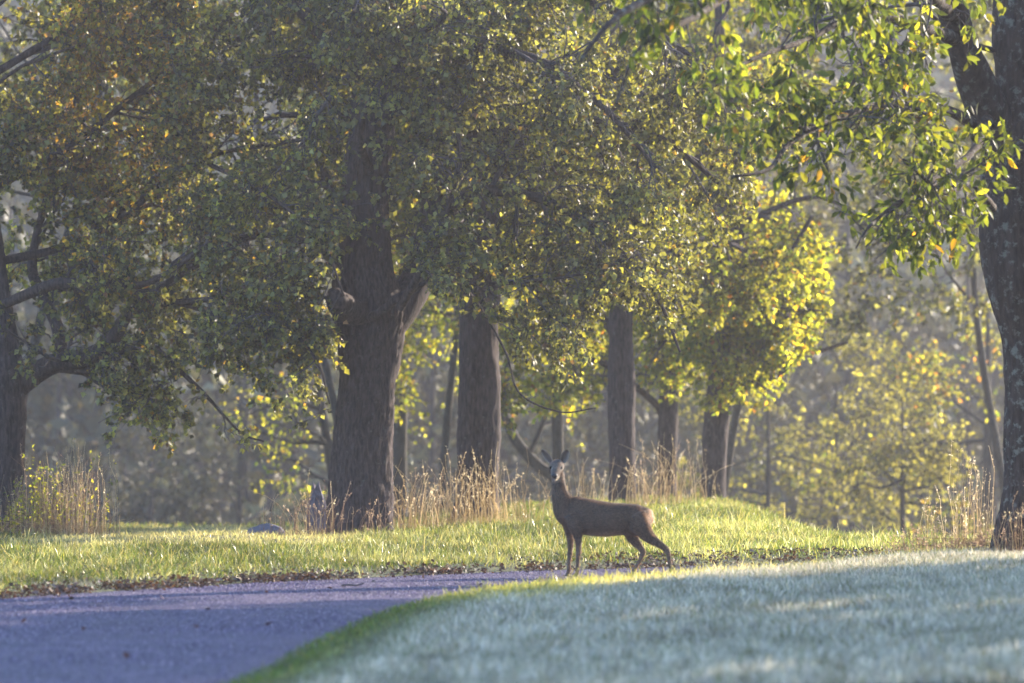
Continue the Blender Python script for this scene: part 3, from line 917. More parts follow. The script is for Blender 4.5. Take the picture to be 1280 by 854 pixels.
# its largest leaves, one by one
r7 = np.random.default_rng(77)
base7 = A(root7.location)
lm = []
for kk, (cc, cv) in enumerate([((0.09, 0.12, 0.03), .0), ((0.15, 0.165, 0.03), .1), ((0.23, 0.22, 0.035), .2), ((0.36, 0.20, 0.03), .15)]):
    V, fs, c = leaf_mesh(A([[0, 0, 0.]]), A([[1., 0, 0]]), A([[0, 0, 1.]]), A([1.0]), A([0.40]), A([cc]), 'long')
    lm.append(mesh_np('leaf', V, fs, c, mat=M_LEAFY))
tips = B4_7[:, 2:]
PX = tips[:, 0, 0] / tips[:, 0, 1] * F + 640
PY = 513 - (tips[:, 0, 2] - EYE) / tips[:, 0, 1] * F
ok = np.where((PX > 690) & (PX < 1275) & (PY > -5))[0]
ordr = ok[np.argsort(tips[ok, 0, 1])]
for j in range(290):
    i = ordr[(j // 2) % len(ordr)]
    p = tips[i, r7.integers(0, 3)]
    a = norm(r7.normal(size=3) * 0.45 + A([0, 0, -0.9]) + 0.4 * norm(tips[i, 2] - tips[i, 0]))
    n_ = r7.normal(size=3)
    s_ = norm(np.cross(a, n_))
    n_ = np.cross(s_, a)
    o = obj('leaf', lm[r7.choice(4, p=[.5, .3, .18, .02])], root7)
    o.location = Vector(p - base7)
    from mathutils import Matrix
    o.rotation_euler = Matrix((a, s_, n_)).transposed().to_euler()
    L = r7.uniform(0.085, 0.14)
    o.scale = (L, L, L)

# --- off-frame trees on the right whose shade falls over the lawn
GENR = dict(auto=20, reach=4.1, n2=240, n3=1200, n4=3200, nl=36000, leaf=0.17, cols=GREENS, cw=GW, g=-0.04, len=(1.8, 1.0, 0.5), flare=0.2, rm=0.004)
for k, (tx, ty, lab) in enumerate([(10.9, 54.8, 'leafy tree just outside the right edge, shading the near lawn'),
                                   (18.4, 61.8, 'leafy tree farther right beside the lane, out of the picture'),
                                   (14.5, 51.0, 'leafy tree out of the picture on the right side of the lawn'),
                                   (11.5, 44.5, 'leafy tree closest to the camera on the right, out of the picture'),
                                   (14.6, 57.6, 'leafy tree in the middle of the group outside the right edge')]):
    gz = float(hgt(tx, ty))
    tree('orchard_tree', lab, (tx, ty, gz), [(tx, ty, gz - .1, .28), (tx, ty, 1.5, .24), (tx + .1, ty, 4, .2), (tx, ty + .1, 7, .14), (tx, ty, 9.5, .06)], [],
         dict(GENR, z0=gz + 1.6, z1=8.5, el=(-5, 50)), 900 + k, hero=False, bark=M_BARKF, group='trees outside the frame')


# ------------------------------------------------------------------ background trees
def bg_tree(name, label, px, D, r_px, H, z0, reach, n, leaf, cols, cw, seed, lean=0, rows=None, mat=None, limbs=(), keep=None, grp='trees in the haze behind'):
    b = gnd(px, D, 0)
    rr = r_px * D / F
    if rows is None:
        rows = [(b[0], D, b[2] - .15, rr), (b[0] + lean * .3, D, b[2] + H * .25, rr * .9), (b[0] + lean, D, b[2] + H * .6, rr * .65), (b[0] + lean, D, b[2] + H, rr * .2)]
    tree(name, label, b, rows, list(limbs), dict(auto=14, z0=b[2] + z0, z1=b[2] + H, reach=reach, n2=110, n3=520, n4=1500, nl=n, leaf=leaf, cols=cols, cw=cw, el=(-5, 45), rm=0.005,
         g=-0.05, len=(reach * .5, reach * .28, .45), flare=.1, keep=keep), seed, hero=False, bark=M_BARKF, leafmat=mat, group=grp)


OLIVE = [(0.095, 0.088, 0.052), (0.115, 0.105, 0.055), (0.075, 0.072, 0.050), (0.14, 0.11, 0.055)]  # darkened, greyed leaf tones with the wood's shade painted in
OW = [.35, .25, .25, .15]
bg_tree('background_tree', 'hazy dim tree at the far left behind the weeds', 12, 150, 7, 11, .3, 5.0, 9000, .16, OLIVE, OW, 1001, mat=M_LEAFD)
bg_tree('background_tree', 'hazy grey tree behind the gap between left tree and big trunk', 190, 165, 3.5, 12, .3, 5.2, 9000, .17, OLIVE, OW, 1002, mat=M_LEAFD)
bg_tree('background_tree', 'hazy grey violet tree behind the grey hump in the meadow', 300, 155, 3.5, 11, .3, 5.0, 9000, .17, OLIVE, OW, 1003, mat=M_LEAFD)
bg_tree('background_tree', 'yellowish blurred tree whose low leaves show left of the big trunk', 432, 112, 7, 9, 2.2, 1.9, 1500, .10, YELLOW, YW, 1004, mat=M_LEAFY, lean=-.6)
bg_tree('background_tree', 'blurred upright trunk seen just right of the big trunk', 500, 106, 10, 9, 3.6, 2.6, 7000, .10, YELLOW, YW, 1005, mat=M_LEAFY)
b = P(555, 640, 104)
bg_tree('background_tree', 'pale sunlit leaning stem left of the second trunk', 548, 104, 5, 8, 3.8, 2.2, 5000, .10, YELLOW, YW, 1006, lean=0.35, mat=M_LEAFY)
D8 = 106
L8 = [PL([(697, 600, D8, 8), (668, 578, D8, 7), (642, 545, D8, 6), (628, 505, D8, 5), (620, 450, D8, 3)]),
      PL([(660, 570, D8, 3.5), (672, 545, D8, 3), (684, 515, D8, 2)])]
bg_tree('background_tree', 'blurred forked tree with a slanting limb behind the deer\'s head', 697, D8, 8, 9, 3.9, 3.0, 9000, .10, YELLOW + GREENS[:2], [.2, .2, .15, .15, .05, .03, .12, .10], 1007, mat=M_LEAFY, limbs=L8)
bg_tree('background_tree', 'dim hazy tree filling the gap behind the deer\'s neck', 697, 160, 4, 12, .3, 5.0, 9000, .17, OLIVE, OW, 1008, mat=M_LEAFD)
bg_tree('background_tree', 'hazy tree between the two distant trunks right of the deer', 834, 150, 5, 12, .3, 4.6, 9000, .16, OLIVE, OW, 1009, mat=M_LEAFD)
bg_tree('background_tree', 'hazy dim tree behind the big trunk and dry grass', 596, 158, 5, 12, .3, 5.0, 9000, .17, OLIVE, OW, 1010, mat=M_LEAFD)
HZY = [(0.20, 0.185, 0.10), (0.14, 0.13, 0.085), (0.28, 0.245, 0.11), (0.11, 0.10, 0.08), (0.12, 0.11, 0.085)]  # warm haze glow painted into these leaf tones
bg_tree('background_tree', 'small golden hazy tree behind the mound', 960, 122, 5, 6.2, .3, 2.4, 8500, .10, HZY, None, 1011, mat=M_LEAFY)
bg_tree('background_tree', 'golden hazy tree right of the mound top', 1045, 128, 6, 6.8, .3, 2.6, 8500, .10, HZY, None, 1012, mat=M_LEAFY)
L13 = [PL([(1128, 575, 116, 3), (1150, 552, 116, 2.5), (1175, 555, 116, 2), (1205, 548, 116, 1)]),
       PL([(1126, 600, 116, 2.5), (1100, 610, 116, 2), (1075, 604, 116, 1.5), (1060, 618, 116, 1)])]
bg_tree('background_tree', 'slender young tree in the haze between the mound and the right trunk', 1128, 116, 5, 5.6, 1.4, 1.9, 4500, .10, HZY, None, 1013, mat=M_LEAFY, limbs=L13)
bg_tree('background_tree', 'tall dusky tree with a wide crown behind the right side', 1275, 108, 6, 11, 4.9, 3.6, 17000, .11, GREENS, GW, 1014, lean=-.8)
bg_tree('background_tree', 'hazy tree partly behind the right trunk', 1235, 125, 9, 9, .4, 3.0, 9500, .11, YELLOW + OLIVE, [.1, .1, .1, .1, .05, .05, .15, .15, .1, .1], 1015, mat=M_LEAFY)
bg_tree('background_tree', 'large pale hazy tree far behind the golden trees', 1060, 165, 6, 14, .5, 5.2, 10000, .17, OLIVE, OW, 1016, mat=M_LEAFD)
bg_tree('background_tree', 'pale hazy tree far behind the right trunk', 1210, 170, 6, 14, .5, 5.0, 10000, .17, OLIVE, OW, 1017, mat=M_LEAFD)
bg_tree('background_tree', 'tall hazy tree behind the yellow crown', 893, 135, 4, 12, 4.0, 3.6, 10000, .13, OLIVE + GREENS[:3], None, 1018)

bg_tree('background_tree', 'tall dark crown filling the gaps high above the left tree', 5, 92, 6, 10.5, 4.2, 5.4, 30000, .11, GREENS, GW, 1019, lean=1.4)
bg_tree('background_tree', 'tall dark crown high between the left tree and the big trunk', 445, 96, 5, 10.5, 5.2, 5.0, 28000, .11, GREENS, GW, 1020, lean=-1.5)
bg_tree('background_tree', 'tall dark crown above and behind the second trunk', 600, 97, 5, 10.5, 4.6, 3.6, 15000, .10, GREENS, GW, 1021, lean=.5)
bg_tree('background_tree', 'high crown showing in the top right corner behind the right trunk', 1300, 92, 7, 10.5, 6.2, 3.4, 15000, .10, GREENS, GW, 1022)
bg_tree('background_tree', 'high dusky crown behind the leaves of the right tree', 893, 104, 5, 11, 6.2, 3.6, 14000, .10, GREENS, GW, 1023, lean=1.4)
# far wood on the rising hillside
rw = np.random.default_rng(50)
parts = []
nt_ = 420
ty = rw.uniform(175, 430, nt_) ** 1.0
tx = rw.uniform(-1, 1, nt_) * (ty * 0.11 + 8)
for k in range(1):
    cen = np.stack([tx, ty, hgt(tx, ty) + 5.5], 1)
    nl = 230
    pc = np.repeat(cen, nl, 0)
    u = norm(rw.normal(size=(len(pc), 3))) * (rw.uniform(0.3, 1, (len(pc), 1)) ** 0.5) * A([4.2, 4.2, 6.2])
    u *= (0.7 + 0.6 * vnoise(pc * .3 + norm(u) * 2.2, 9))[:, None]
    p = pc + u
    a = norm(rw.normal(size=p.shape))
    nn = norm(rw.normal(size=p.shape))
    L = rw.uniform(0.5, 1.0, len(p)) * 1.0
    tree_c = np.repeat(pick(OLIVE + HZY[:2], nt_, rw), nl, 0)
    V, fs, c = leaf_mesh(p, a, nn, L, L * .7, tree_c * rw.uniform(.8, 1.2, (len(p), 1)), 'oval')
    parts.append((V, fs, c))
TV, TQ = tubes(np.stack([np.stack([tx, ty, hgt(tx, ty) - .5], 1), np.stack([tx, ty, hgt(tx, ty) + 9], 1)], 1), np.full((nt_, 2), 0.2) * A([1, .3]), 6)
parts.append((TV, [TQ], A([0.06, 0.05, 0.045])))
V, fs, c = cat_mesh(parts)
tag(obj('far_wood', mesh_np('far_wood', V, fs, c, mat=M_LEAFD)), 'hazy wooded hillside closing the view behind the trees', 'woodland', kind='stuff')


# ------------------------------------------------------------------ dry grass clumps and weeds
def stalks(n, cx, cy_, sx, sy, h0, h1, wd, cols, r, bend=0.3, heads=0.5, wood=False):
    x = cx + r.normal(0, sx, n)
    y = cy_ + r.normal(0, sy, n)
    z = hgt(x, y) - 0.01
    h = r.uniform(h0, h1, n) * (0.6 + 0.4 * r.uniform(0, 1, n))
    az = r.uniform(0, 2 * np.pi, n)
    ld = np.stack([np.cos(az), np.sin(az) * 0.6], 1)
    b = r.gamma(1.6, bend / 1.6, n)
    seg = 5
    tt = np.linspace(0, 1, seg + 1)
    k0 = r.uniform(-.08, .08, (n, 2))
    kink = r.normal(0, .02, (n, seg + 1, 2)) * h[:, None, None] * tt[None, :, None]
    xy = np.stack([x, y], 1)[:, None] + (ld * (b * h)[:, None])[:, None] * (tt ** 2.2)[None, :, None] + k0[:, None] * h[:, None, None] * tt[None, :, None] + kink
    zz = z[:, None] + h[:, None] * (tt[None] - 0.28 * np.minimum(b, 1.4)[:, None] * (tt ** 3)[None])
    Pt = np.concatenate([xy, zz[..., None]], -1)
    R = wd * r.uniform(.6, 1.3, n)[:, None] * np.linspace(1, .45, seg + 1)[None]
    V, q = tubes(Pt, R, 3)
    col = pick(cols, n, r)
    c = np.repeat(col, (seg + 1) * 3, 0)
    parts = [(V, [q], c)]
    hd = r.uniform(0, 1, n) < heads
    if hd.any():
        Ph, ch = Pt[hd], col[hd]
        m = len(Ph)
        kx = 9
        i = r.integers(3, seg, (m, kx))
        i[:, :5] = seg - 1
        u = r.uniform(0, 1, (m, kx, 1))
        ar = np.arange(m)[:, None]
        p = Ph[ar, i] * (1 - u) + Ph[ar, i + 1] * u
        p = p.reshape(-1, 3)
        a = norm(r.normal(size=p.shape) * .5 + A([0, 0, .5]))
        L = r.uniform(.012, .032, len(p))
        V, fs, c2 = leaf_mesh(p, a, norm(r.normal(size=p.shape)), L, L * .4, np.repeat(ch * 1.15, kx, 0), 'oval')
        parts.append((V, fs, c2))
    return parts, Pt


TAN = [(0.46, 0.39, 0.26), (0.56, 0.48, 0.34), (0.36, 0.29, 0.19), (0.66, 0.59, 0.46)]
BRN = [(0.22, 0.155, 0.12), (0.30, 0.22, 0.16), (0.13, 0.09, 0.08), (0.40, 0.31, 0.23)]


def clump(name, label, px, D, n, sx, sy, h0, h1, cols, seed, bend=.3, heads=.5, wd=.0034, cat='grass', leaves=0, lcols=None, group=None):
    r = np.random.default_rng(seed)
    b = gnd(px, D, 0)
    parts, Pt = stalks(n, b[0], b[1], sx, sy, h0, h1, wd, cols, r, bend, heads)
    # short basal tangle
    p2, _ = stalks(int(n * 1.2), b[0], b[1], sx * 1.2, sy * 1.2, h0 * .3, h0 * .8, wd * .9, cols, r, .7, 0)
    V, fs, c = cat_mesh(parts + p2)
    root = empty(name, b, label, cat, group)
    tag(obj('stems', mesh_np('stems', V - b, fs, c, mat=M_DRY), root), kind='stuff')
    if not leaves:
        return root
    k = r.integers(0, max(3, n // 4), leaves)
    i = r.integers(1, 5, leaves)
    u = r.uniform(0, 1, (leaves, 1))
    p = Pt[k, i] * (1 - u) + Pt[k, i + 1] * u
    a = norm(r.normal(size=p.shape) + A([0, 0, -.1]))
    L = r.uniform(.03, .065, leaves)
    V, fs, c = leaf_mesh(p, a, norm(r.normal(size=p.shape) + A([0, 0, .8])), L, L * .5, pick(lcols or YELLOW[:4], leaves, r), 'oval')
    tag(obj('foliage', mesh_np('foliage', V - b, fs, c, mat=M_LEAFY), root), kind='stuff')
    return root


G1 = 'dry weeds beside the left tree'
clump('weed_patch', 'dry stalks and leafy nettles at the foot of the left tree', 20, 72.5, 110, .22, .3, .45, .95, BRN + TAN[:2], 1, .12, .4, leaves=420, cat='weeds', group=G1)
clump('weed_patch', 'tall leafy weeds with yellow leaves right of the left tree', 52, 71.5, 90, .12, .25, .6, 1.35, BRN, 2, .10, .2, leaves=520, cat='weeds', group=G1)
clump('weed_patch', 'dense brown dry stalks in the middle of the left weeds', 80, 71.0, 150, .16, .25, .5, 1.05, BRN + TAN[:2], 3, .14, .4, leaves=120, cat='weeds', group=G1)
clump('weed_patch', 'thin dry stalks at the right end of the left weeds', 108, 70.5, 110, .15, .25, .4, 1.25, BRN + TAN, 4, .12, .3, leaves=140, cat='weeds', group=G1)
G2 = 'tufts of dry grass under the trees'
for k, (px, D, n, sx, h0, h1, cols, lab) in enumerate([
        (350, 71.8, 60, .16, .2, .55, BRN + TAN[:1], 'sparse brown stalks left of the pale stump'),
        (385, 71.0, 130, .17, .25, .6, BRN + TAN[:2], 'brown grass tuft in front of the pale stump'),
        (430, 70.8, 90, .18, .15, .5, BRN, 'dark dry stems across the foot of the big trunk'),
        (472, 71.0, 90, .14, .12, .42, BRN, 'low brown tangle at the right foot of the big trunk'),
        (505, 73.5, 170, .2, .3, .75, TAN, 'tall dry grass just right of the big trunk'),
        (535, 74.5, 170, .2, .3, .7, TAN + BRN[3:], 'pinkish dry grass midway between the two large trunks'),
        (565, 75.5, 130, .16, .3, .75, TAN + BRN[3:], 'dry grass left of the second trunk'),
        (605, 75.0, 220, .18, .35, .8, TAN, 'bright straw coloured grass in front of the second trunk'),
        (642, 76.0, 130, .2, .2, .6, TAN, 'pale curled grass between the second trunk and the deer'),
        (735, 83.0, 130, .28, .25, .8, TAN, 'pale dry grass seen above the deer\'s back'),
        (800, 84.0, 120, .16, .25, .6, TAN + BRN[3:], 'pinkish dry grass behind the deer\'s rump'),
        (832, 85.0, 150, .22, .25, .85, TAN + BRN[3:], 'dry grass at the foot of the darker thin trunk'),
        (872, 86.0, 70, .2, .2, .9, TAN, 'thin stalks in front of the grey trunk on the mound')]):
    clump('dry_grass_tuft', lab, px, D, int(n * .42), sx * 1.05, .25, h0, h1 * 1.4, cols, 20 + k, .26, .6, wd=.0038, group=G2)
G3 = 'stalks beside the right trunk'
clump('dry_grass_tuft', 'tall golden reed grass left of the right trunk', 1212, 60.5, 46, .11, .3, .6, 1.35, TAN, 60, .06, 1.0, wd=.0034, group=G3)
clump('dry_grass_tuft', 'shorter straw stalks farther left of the right trunk', 1178, 60, 36, .14, .3, .35, .8, TAN, 61, .10, .8, group=G3)
clump('dry_grass_tuft', 'dark withered tangle on the bank before the right trunk', 1215, 57.6, 420, .38, .35, .12, .34, BRN[:3], 62, .9, .4, group=G3)
clump('dry_grass_tuft', 'dry stems rising against the right trunk', 1268, 55.8, 70, .16, .2, .2, .75, BRN[:2] + TAN[:1], 63, .25, .4, group=G3)
clump('dry_grass_tuft', 'brown seed stalks at the right tip of the mound', 1140, 60.5, 60, .12, .3, .15, .5, BRN, 64, .4, .6, group=G3)

# ------------------------------------------------------------------ stump and hump
r = np.random.default_rng(5)
b = gnd(398, 76.0, 0)
zt = P(398, 604, 76)[2] - b[2]
k, n = 40, 44
a = np.arange(k) / k * 2 * np.pi
zz = np.linspace(-.1, 1, n)
Vs = []
for i, t_ in enumerate(zz):
    rad = (0.135 - 0.02 * t_ + .05 * np.exp(-max(t_, 0) * 9)) * (1 - 0.55 * ss(.55, 1, t_))
    rr = rad * (1 + .25 * (vnoise(np.stack([np.cos(a) * 2, np.sin(a) * 2, np.full(k, t_ * 1.2)], -1), 2) - .5) + .16 * (vnoise(np.stack([np.cos(a) * 9, np.sin(a) * 9, np.full(k, t_ * 1.5)], -1), 4) - .5))
    topz = zt * (0.8 + 0.28 * vnoise(np.stack([np.cos(a) * 2.5, np.sin(a) * 2.5, 0 * a], -1), 6))
    z_ = np.where(t_ > 0, t_ * topz, t_ * zt)
    Vs.append(np.stack([np.cos(a) * rr - 0.03 * t_, np.sin(a) * rr, z_], 1))
Vs.append(np.tile(A([[-.03, 0, zt * .72]]), (k, 1)))
V = np.concatenate(Vs)
ii = np.arange((n + 1) * k).reshape(n + 1, k)
q = np.stack([ii[:-1], np.roll(ii[:-1], -1, 1), np.roll(ii[1:], -1, 1), ii[1:]], -1).reshape(-1, 4)
tag(obj('tree_stump', mesh_np('tree_stump', V, [q], smooth=True, mat=M_STUMP), None, b), 'pale lilac grey broken stump just left of the big trunk', 'stump')

b = gnd(332, 71.5, 0)
u, v = np.meshgrid(np.linspace(0, 2 * np.pi, 49)[:-1], np.linspace(-.3, np.pi / 2, 16), indexing='ij')
d = np.stack([np.cos(u) * np.cos(v), np.sin(u) * np.cos(v), np.sin(v)], -1)
rr = 0.8 + .5 * (fbm(d * 2 + 3, 12) - .3)
V = d * rr[..., None] * A([.27, .22, .15])
ii = np.arange(48 * 16).reshape(48, 16)
q = np.stack([ii[:, :-1], np.roll(ii, -1, 0)[:, :-1], np.roll(ii, -1, 0)[:, 1:], ii[:, 1:]], -1).reshape(-1, 4)
tag(obj('boulder', mesh_np('boulder', V.reshape(-1, 3), [q], smooth=True, mat=M_STONE), None, b), 'low rounded lilac grey hump lying in the meadow grass left of the stump', 'boulder')

# ------------------------------------------------------------------ leaf litter
r = np.random.default_rng(6)
n = 12000
k = r.uniform(0, NR - 2, n)
sel = far_s[:, 1]
ok_i = np.where((sel > 46) & (sel < 66) & (np.abs(far_s[:, 0]) < 5.6))[0]
k = r.uniform(ok_i[0], ok_i[-1], n)
i = k.astype(int)
u = (k - i)[:, None]
p = far_s[i] * (1 - u) + far_s[i + 1] * u
tg = norm(far_s[i + 1] - far_s[i])
nrm = np.stack([-tg[:, 1], tg[:, 0]], 1)
wide = 0.16 + 0.35 * ss(0.2, 1.5, p[:, 0]) * (1 - ss(3.2, 4.5, p[:, 0]))
big = vnoise(np.stack([p[:, 0] * 1.3, p[:, 1] * .8, 0 * p[:, 0]], -1), 14)
off = r.normal(0, 1, n) * wide * (.35 + .9 * big) + wide * (.25 + .5 * big) + (r.uniform(0, 1, n) < .08) * r.normal(0, .5, n)
p = p + nrm * off[:, None]
keepm = r.uniform(0, 1, n) < (-0.25 + 1.6 * vnoise(np.stack([p[:, 0] * 3, p[:, 1] * 1.5, 0 * off], -1), 4))
p, off = p[keepm], off[keepm]
n = len(p)
z = hgt(p[:, 0], p[:, 1]) + 0.012 + r.uniform(0, .035, n)
a = norm(np.stack([r.normal(size=n), r.normal(size=n), r.normal(size=n) * .5], 1))
nn = norm(np.stack([r.normal(size=n) * .7, r.normal(size=n) * .7, np.ones(n)], 1))
L = r.uniform(.02, .06, n)
col = pick([(0.075, 0.048, 0.04), (0.12, 0.068, 0.048), (0.20, 0.11, 0.055), (0.055, 0.04, 0.04), (0.20, 0.17, 0.17)], n, r, [.3, .25, .12, .23, .1])
V, fs, c = leaf_mesh(np.concatenate([p, z[:, None]], 1), a, nn, L, L * .7, col, 'oval')
tag(obj('leaf_litter', mesh_np('leaf_litter', V, fs, c, mat=M_LITTER)), 'strip of dead brown leaves along the far edge of the lane', 'leaves', kind='stuff')
# loose grit and raised aggregate on the lane surface
r = np.random.default_rng(61)
n = 60000
ki = r.integers(60, NR - 60, n)
yy = r.uniform(33, 62, n)
ii = np.clip(np.searchsorted(near_s[:, 1], yy), 1, NR - 1)
xn = np.interp(yy, near_s[:, 1], near_s[:, 0])
xf = np.interp(yy, far_s[:, 1], far_s[:, 0])
tt = r.uniform(0.0, 1.0, n)
xx = xf + (xn - xf) * tt
m_ = (np.abs(xx) < yy * .087 + .2) & (sdist(xx, yy, far_s) < .02) & (-sdist(xx, yy, near_s) < .02)
xx, yy, tt = xx[m_], yy[m_], tt[m_]
n = len(xx)
sz = r.uniform(.004, .011, n) * (.7 + .8 * vnoise(np.stack([xx * 1.5, yy * .6, 0 * xx], -1), 15))
az = r.uniform(0, 6.28, n)
zc = 0.005 + .012 * (1 - (2 * tt - 1) ** 2)
b3 = [np.stack([xx + sz * np.cos(az + q_), yy + sz * np.sin(az + q_), zc - .004], 1) for q_ in (0, 1.7, 3.1, 4.7)]
tp = np.stack([xx + sz * r.uniform(-.4, .4, n), yy + sz * r.uniform(-.4, .4, n), zc + sz * r.uniform(.35, .9, n)], 1)
V = np.stack(b3 + [tp], 1).reshape(-1, 3)
i5 = np.arange(n)[:, None] * 5
col = pick([(0.05, 0.034, 0.080), (0.105, 0.068, 0.155), (0.21, 0.155, 0.25), (0.38, 0.31, 0.38)], n, r, [.35, .35, .2, .1])
gr = mesh_np('grit', V, [np.concatenate([i5 + A([0, 1, 4]), i5 + A([1, 2, 4]), i5 + A([2, 3, 4]), i5 + A([3, 0, 4])])], np.repeat(col, 5, 0), mat=M_GRIT)
tag(obj('grit', gr), 'loose stone chips bedded in the surface of the lane', 'grit', kind='stuff')
# scattered single leaves on the lane
V, fs, c = leaf_mesh(A([[-.5, 0, 0.]]), A([[1., 0, 0]]), A([[0, 0, 1.]]), A([1.0]), A([0.6]), A([(0.13, 0.05, 0.04)]), 'long')
LL = ['brown dead leaf on the lane close to its far edge at lower left', 'largest dark dead leaf on the lane below the big trunk', 'small dead leaf just left of the largest one below the big trunk',
      'dead leaf alone in the shaded foreground part of the lane', 'dead leaf in mid lane below the gap in the trees', 'small dead leaf by the far edge below the grey hump',
      'dead leaf nearest the left side of the picture on the lane', 'dead leaf in the lane on the border of the shade', 'tiny dead leaf in the lane at lower left, between two others',
      'dead leaf on the lane beside the dark twig, left of the deer', 'tiny dead leaf near the litter strip left of the deer', 'reddish dead leaf in the lane toward the lawn']
lfm = mesh_np('fallen_leaf', V, fs, c, mat=M_LITTER)
for k, (px, py, sz) in enumerate([(203, 750, .07), (428, 737, .08), (412, 740, .05), (158, 823, .07), (260, 766, .05), (333, 745, .05), (30, 779, .06), (245, 788, .06), (105, 792, .05), (600, 734, .06), (570, 716, .05), (336, 786, .06)]):
    D = F * 1.49 / (py - 513)
    x_ = (px - 640) / F * D
    o = obj('fallen_leaf', lfm, None, (x_, D, float(0.03 + 0.008 * (k % 3))))
    o.rotation_euler = (0.5 * math.sin(k), 0.6 * math.cos(2 * k), k * 1.7)
    o.scale = (sz, sz, sz)
    tag(o, LL[k], 'leaf', 'dead leaves scattered on the lane')
# twig on the lane
Pt = A([[P(427, 735, 51.6), P(436, 734, 51.6), P(446, 736, 51.6), P(455, 733, 51.6)]])
Pt[..., 2] = [0.03, .036, .03, .05]
V, q = tubes(Pt, A([[.008, .009, .008, .004]]), 6)
bb = Pt[0, 0]
tag(obj('twig', mesh_np('twig', V - bb, [q], mat=M_TWIG), None, bb), 'short dark twig lying on the lane near the lawn edge', 'twig')

# small blue flower in the near lawn
b = gnd(551, 36.0, 0)
V, fs, c = leaf_mesh(np.zeros((6, 3)) + A([0, 0, .10]), A([[math.cos(q_), math.sin(q_), .5] for q_ in np.arange(6) * 1.047]), np.tile(A([[0, 0, 1.]]), (6, 1)),
                     np.full(6, .02), np.full(6, .012), np.tile(A([[.03, .05, .5]]), (6, 1)), 'oval')
fr = empty('blue_flower', b, 'tiny blue flower in the near lawn at the bottom edge', 'flower')
obj('petals', mesh_np('petals', V, fs, c, mat=M_LEAF), fr)
V, q = tubes(A([[[0, 0, -.02], [.004, 0, .05], [0, 0, .1]]]), A([[.0018, .0016, .0014]]), 5)
obj('stem', mesh_np('stem', V, [q], np.tile(A([.08, .14, .03]), (len(V), 1)), mat=M_GRASS), fr)

# ------------------------------------------------------------------ the deer
DD = 54.9
PXM = F / DD * 4.27
O = P(640, 513, DD)
ox = (640 + 350 / 4.27 - 640) / F * DD
DZ0 = 0.014


def dv(cx, cy_, y=0.0):
    return A([(cx - 350) / PXM, y, (775 - cy_) / PXM])


def loft(secs, k=28, ax=None):
    """secs: rows (x,y,z, rU, rW) with ring axes U=y-ish, W in the plane"""
    s = A(secs, float)
    n = max(12, len(s) * 5)
    s = spline(s, n)
    c = s[:, :3]
    T = norm(np.gradient(c, axis=0))
    if ax is None:
        U = np.tile(A([0, 1.0, 0]), (n, 1))
    else:
        U = np.tile(A(ax, float), (n, 1))
    U = norm(U - (U * T).sum(1, keepdims=True) * T)
    W = np.cross(T, U)
    a = np.arange(k) / k * 2 * np.pi
    V = c[:, None] + np.maximum(s[:, 3], .002)[:, None, None] * np.cos(a)[None, :, None] * U[:, None] + np.maximum(s[:, 4], .002)[:, None, None] * np.sin(a)[None, :, None] * W[:, None]
    V = V.reshape(-1, 3)
    e0, e1 = c[0] - T[0] * s[0, 4] * .4, c[-1] + T[-1] * s[-1, 4] * .4
    ii = np.arange(n * k).reshape(n, k)
    q = np.stack([ii[:-1], np.roll(ii[:-1], -1, 1), np.roll(ii[1:], -1, 1), ii[1:]], -1).reshape(-1, 4)
    c0 = np.stack([np.full(k, n * k), np.roll(ii[0], -1), ii[0]], 1)
    c1 = np.stack([np.full(k, n * k + 1), ii[-1], np.roll(ii[-1], -1)], 1)
    return np.vstack([V, e0, e1]), [q, np.vstack([c0, c1])], None


def D4r(cx, cy_, y, ru, rw):
    return (*dv(cx, cy_, y), ru, rw / PXM)


parts = []
top = {247: 425, 275: 372, 320: 350, 350: 349, 400: 358, 450: 368, 500: 376, 550: 382, 600: 385, 650: 387, 690: 394, 712: 404, 730: 424, 741: 455}
bot = {247: 488, 275: 522, 320: 545, 350: 552, 400: 552, 450: 558, 500: 560, 550: 556, 600: 552, 650: 556, 690: 550, 712: 535, 730: 520, 741: 495}
hw = {247: .04, 275: .07, 320: .092, 350: .105, 400: .12, 450: .13, 500: .135, 550: .132, 600: .125, 650: .12, 690: .108, 712: .09, 730: .065, 741: .03}
parts.append(loft([(*dv(k, (top[k] + bot[k]) / 2), hw[k], (bot[k] - top[k]) / 2 / PXM) for k in sorted(top)], 40))
# neck
parts.append(loft([D4r(335, 445, 0, .075, 82), D4r(295, 420, 0, .075, 76), D4r(270, 378, 0.0, .068, 58), D4r(256, 335, .005, .06, 44), D4r(250, 295, .012, .055, 37), D4r(247, 255, .022, .052, 34), D4r(245, 222, .03, .05, 33)], 28))
# head, facing the camera
hd = [(248, 205, .062, 20, 22), (245, 192, .035, 31, 34), (241, 186, .0, 35.5, 37), (238, 192, -.035, 35.5, 35), (234, 206, -.07, 28, 29), (229, 222, -.105, 21, 23), (226, 233, -.135, 18.5, 20), (224, 240, -.158, 15.5, 15)]
parts.append(loft([(*dv(a_, b_, y_), c_ / PXM, d_ / PXM) for a_, b_, y_, c_, d_ in hd], 28, ax=(1, 0, 0)))
# cheeks, brow ridges and jaw
parts.append(loft([D4r(246, 222, .02, .028, 22), D4r(240, 235, -.04, .026, 20), D4r(232, 248, -.09, .018, 13), D4r(227, 254, -.13, .011, 9)], 16, ax=(1, 0, 0)))
for sx in (-1, 1):
    parts.append(loft([D4r(238 + sx * 24, 178, -.012, .012, 10), D4r(237 + sx * 27, 184, -.04, .014, 10), D4r(235 + sx * 22, 192, -.062, .008, 6)], 12, ax=(1, 0, 0)))
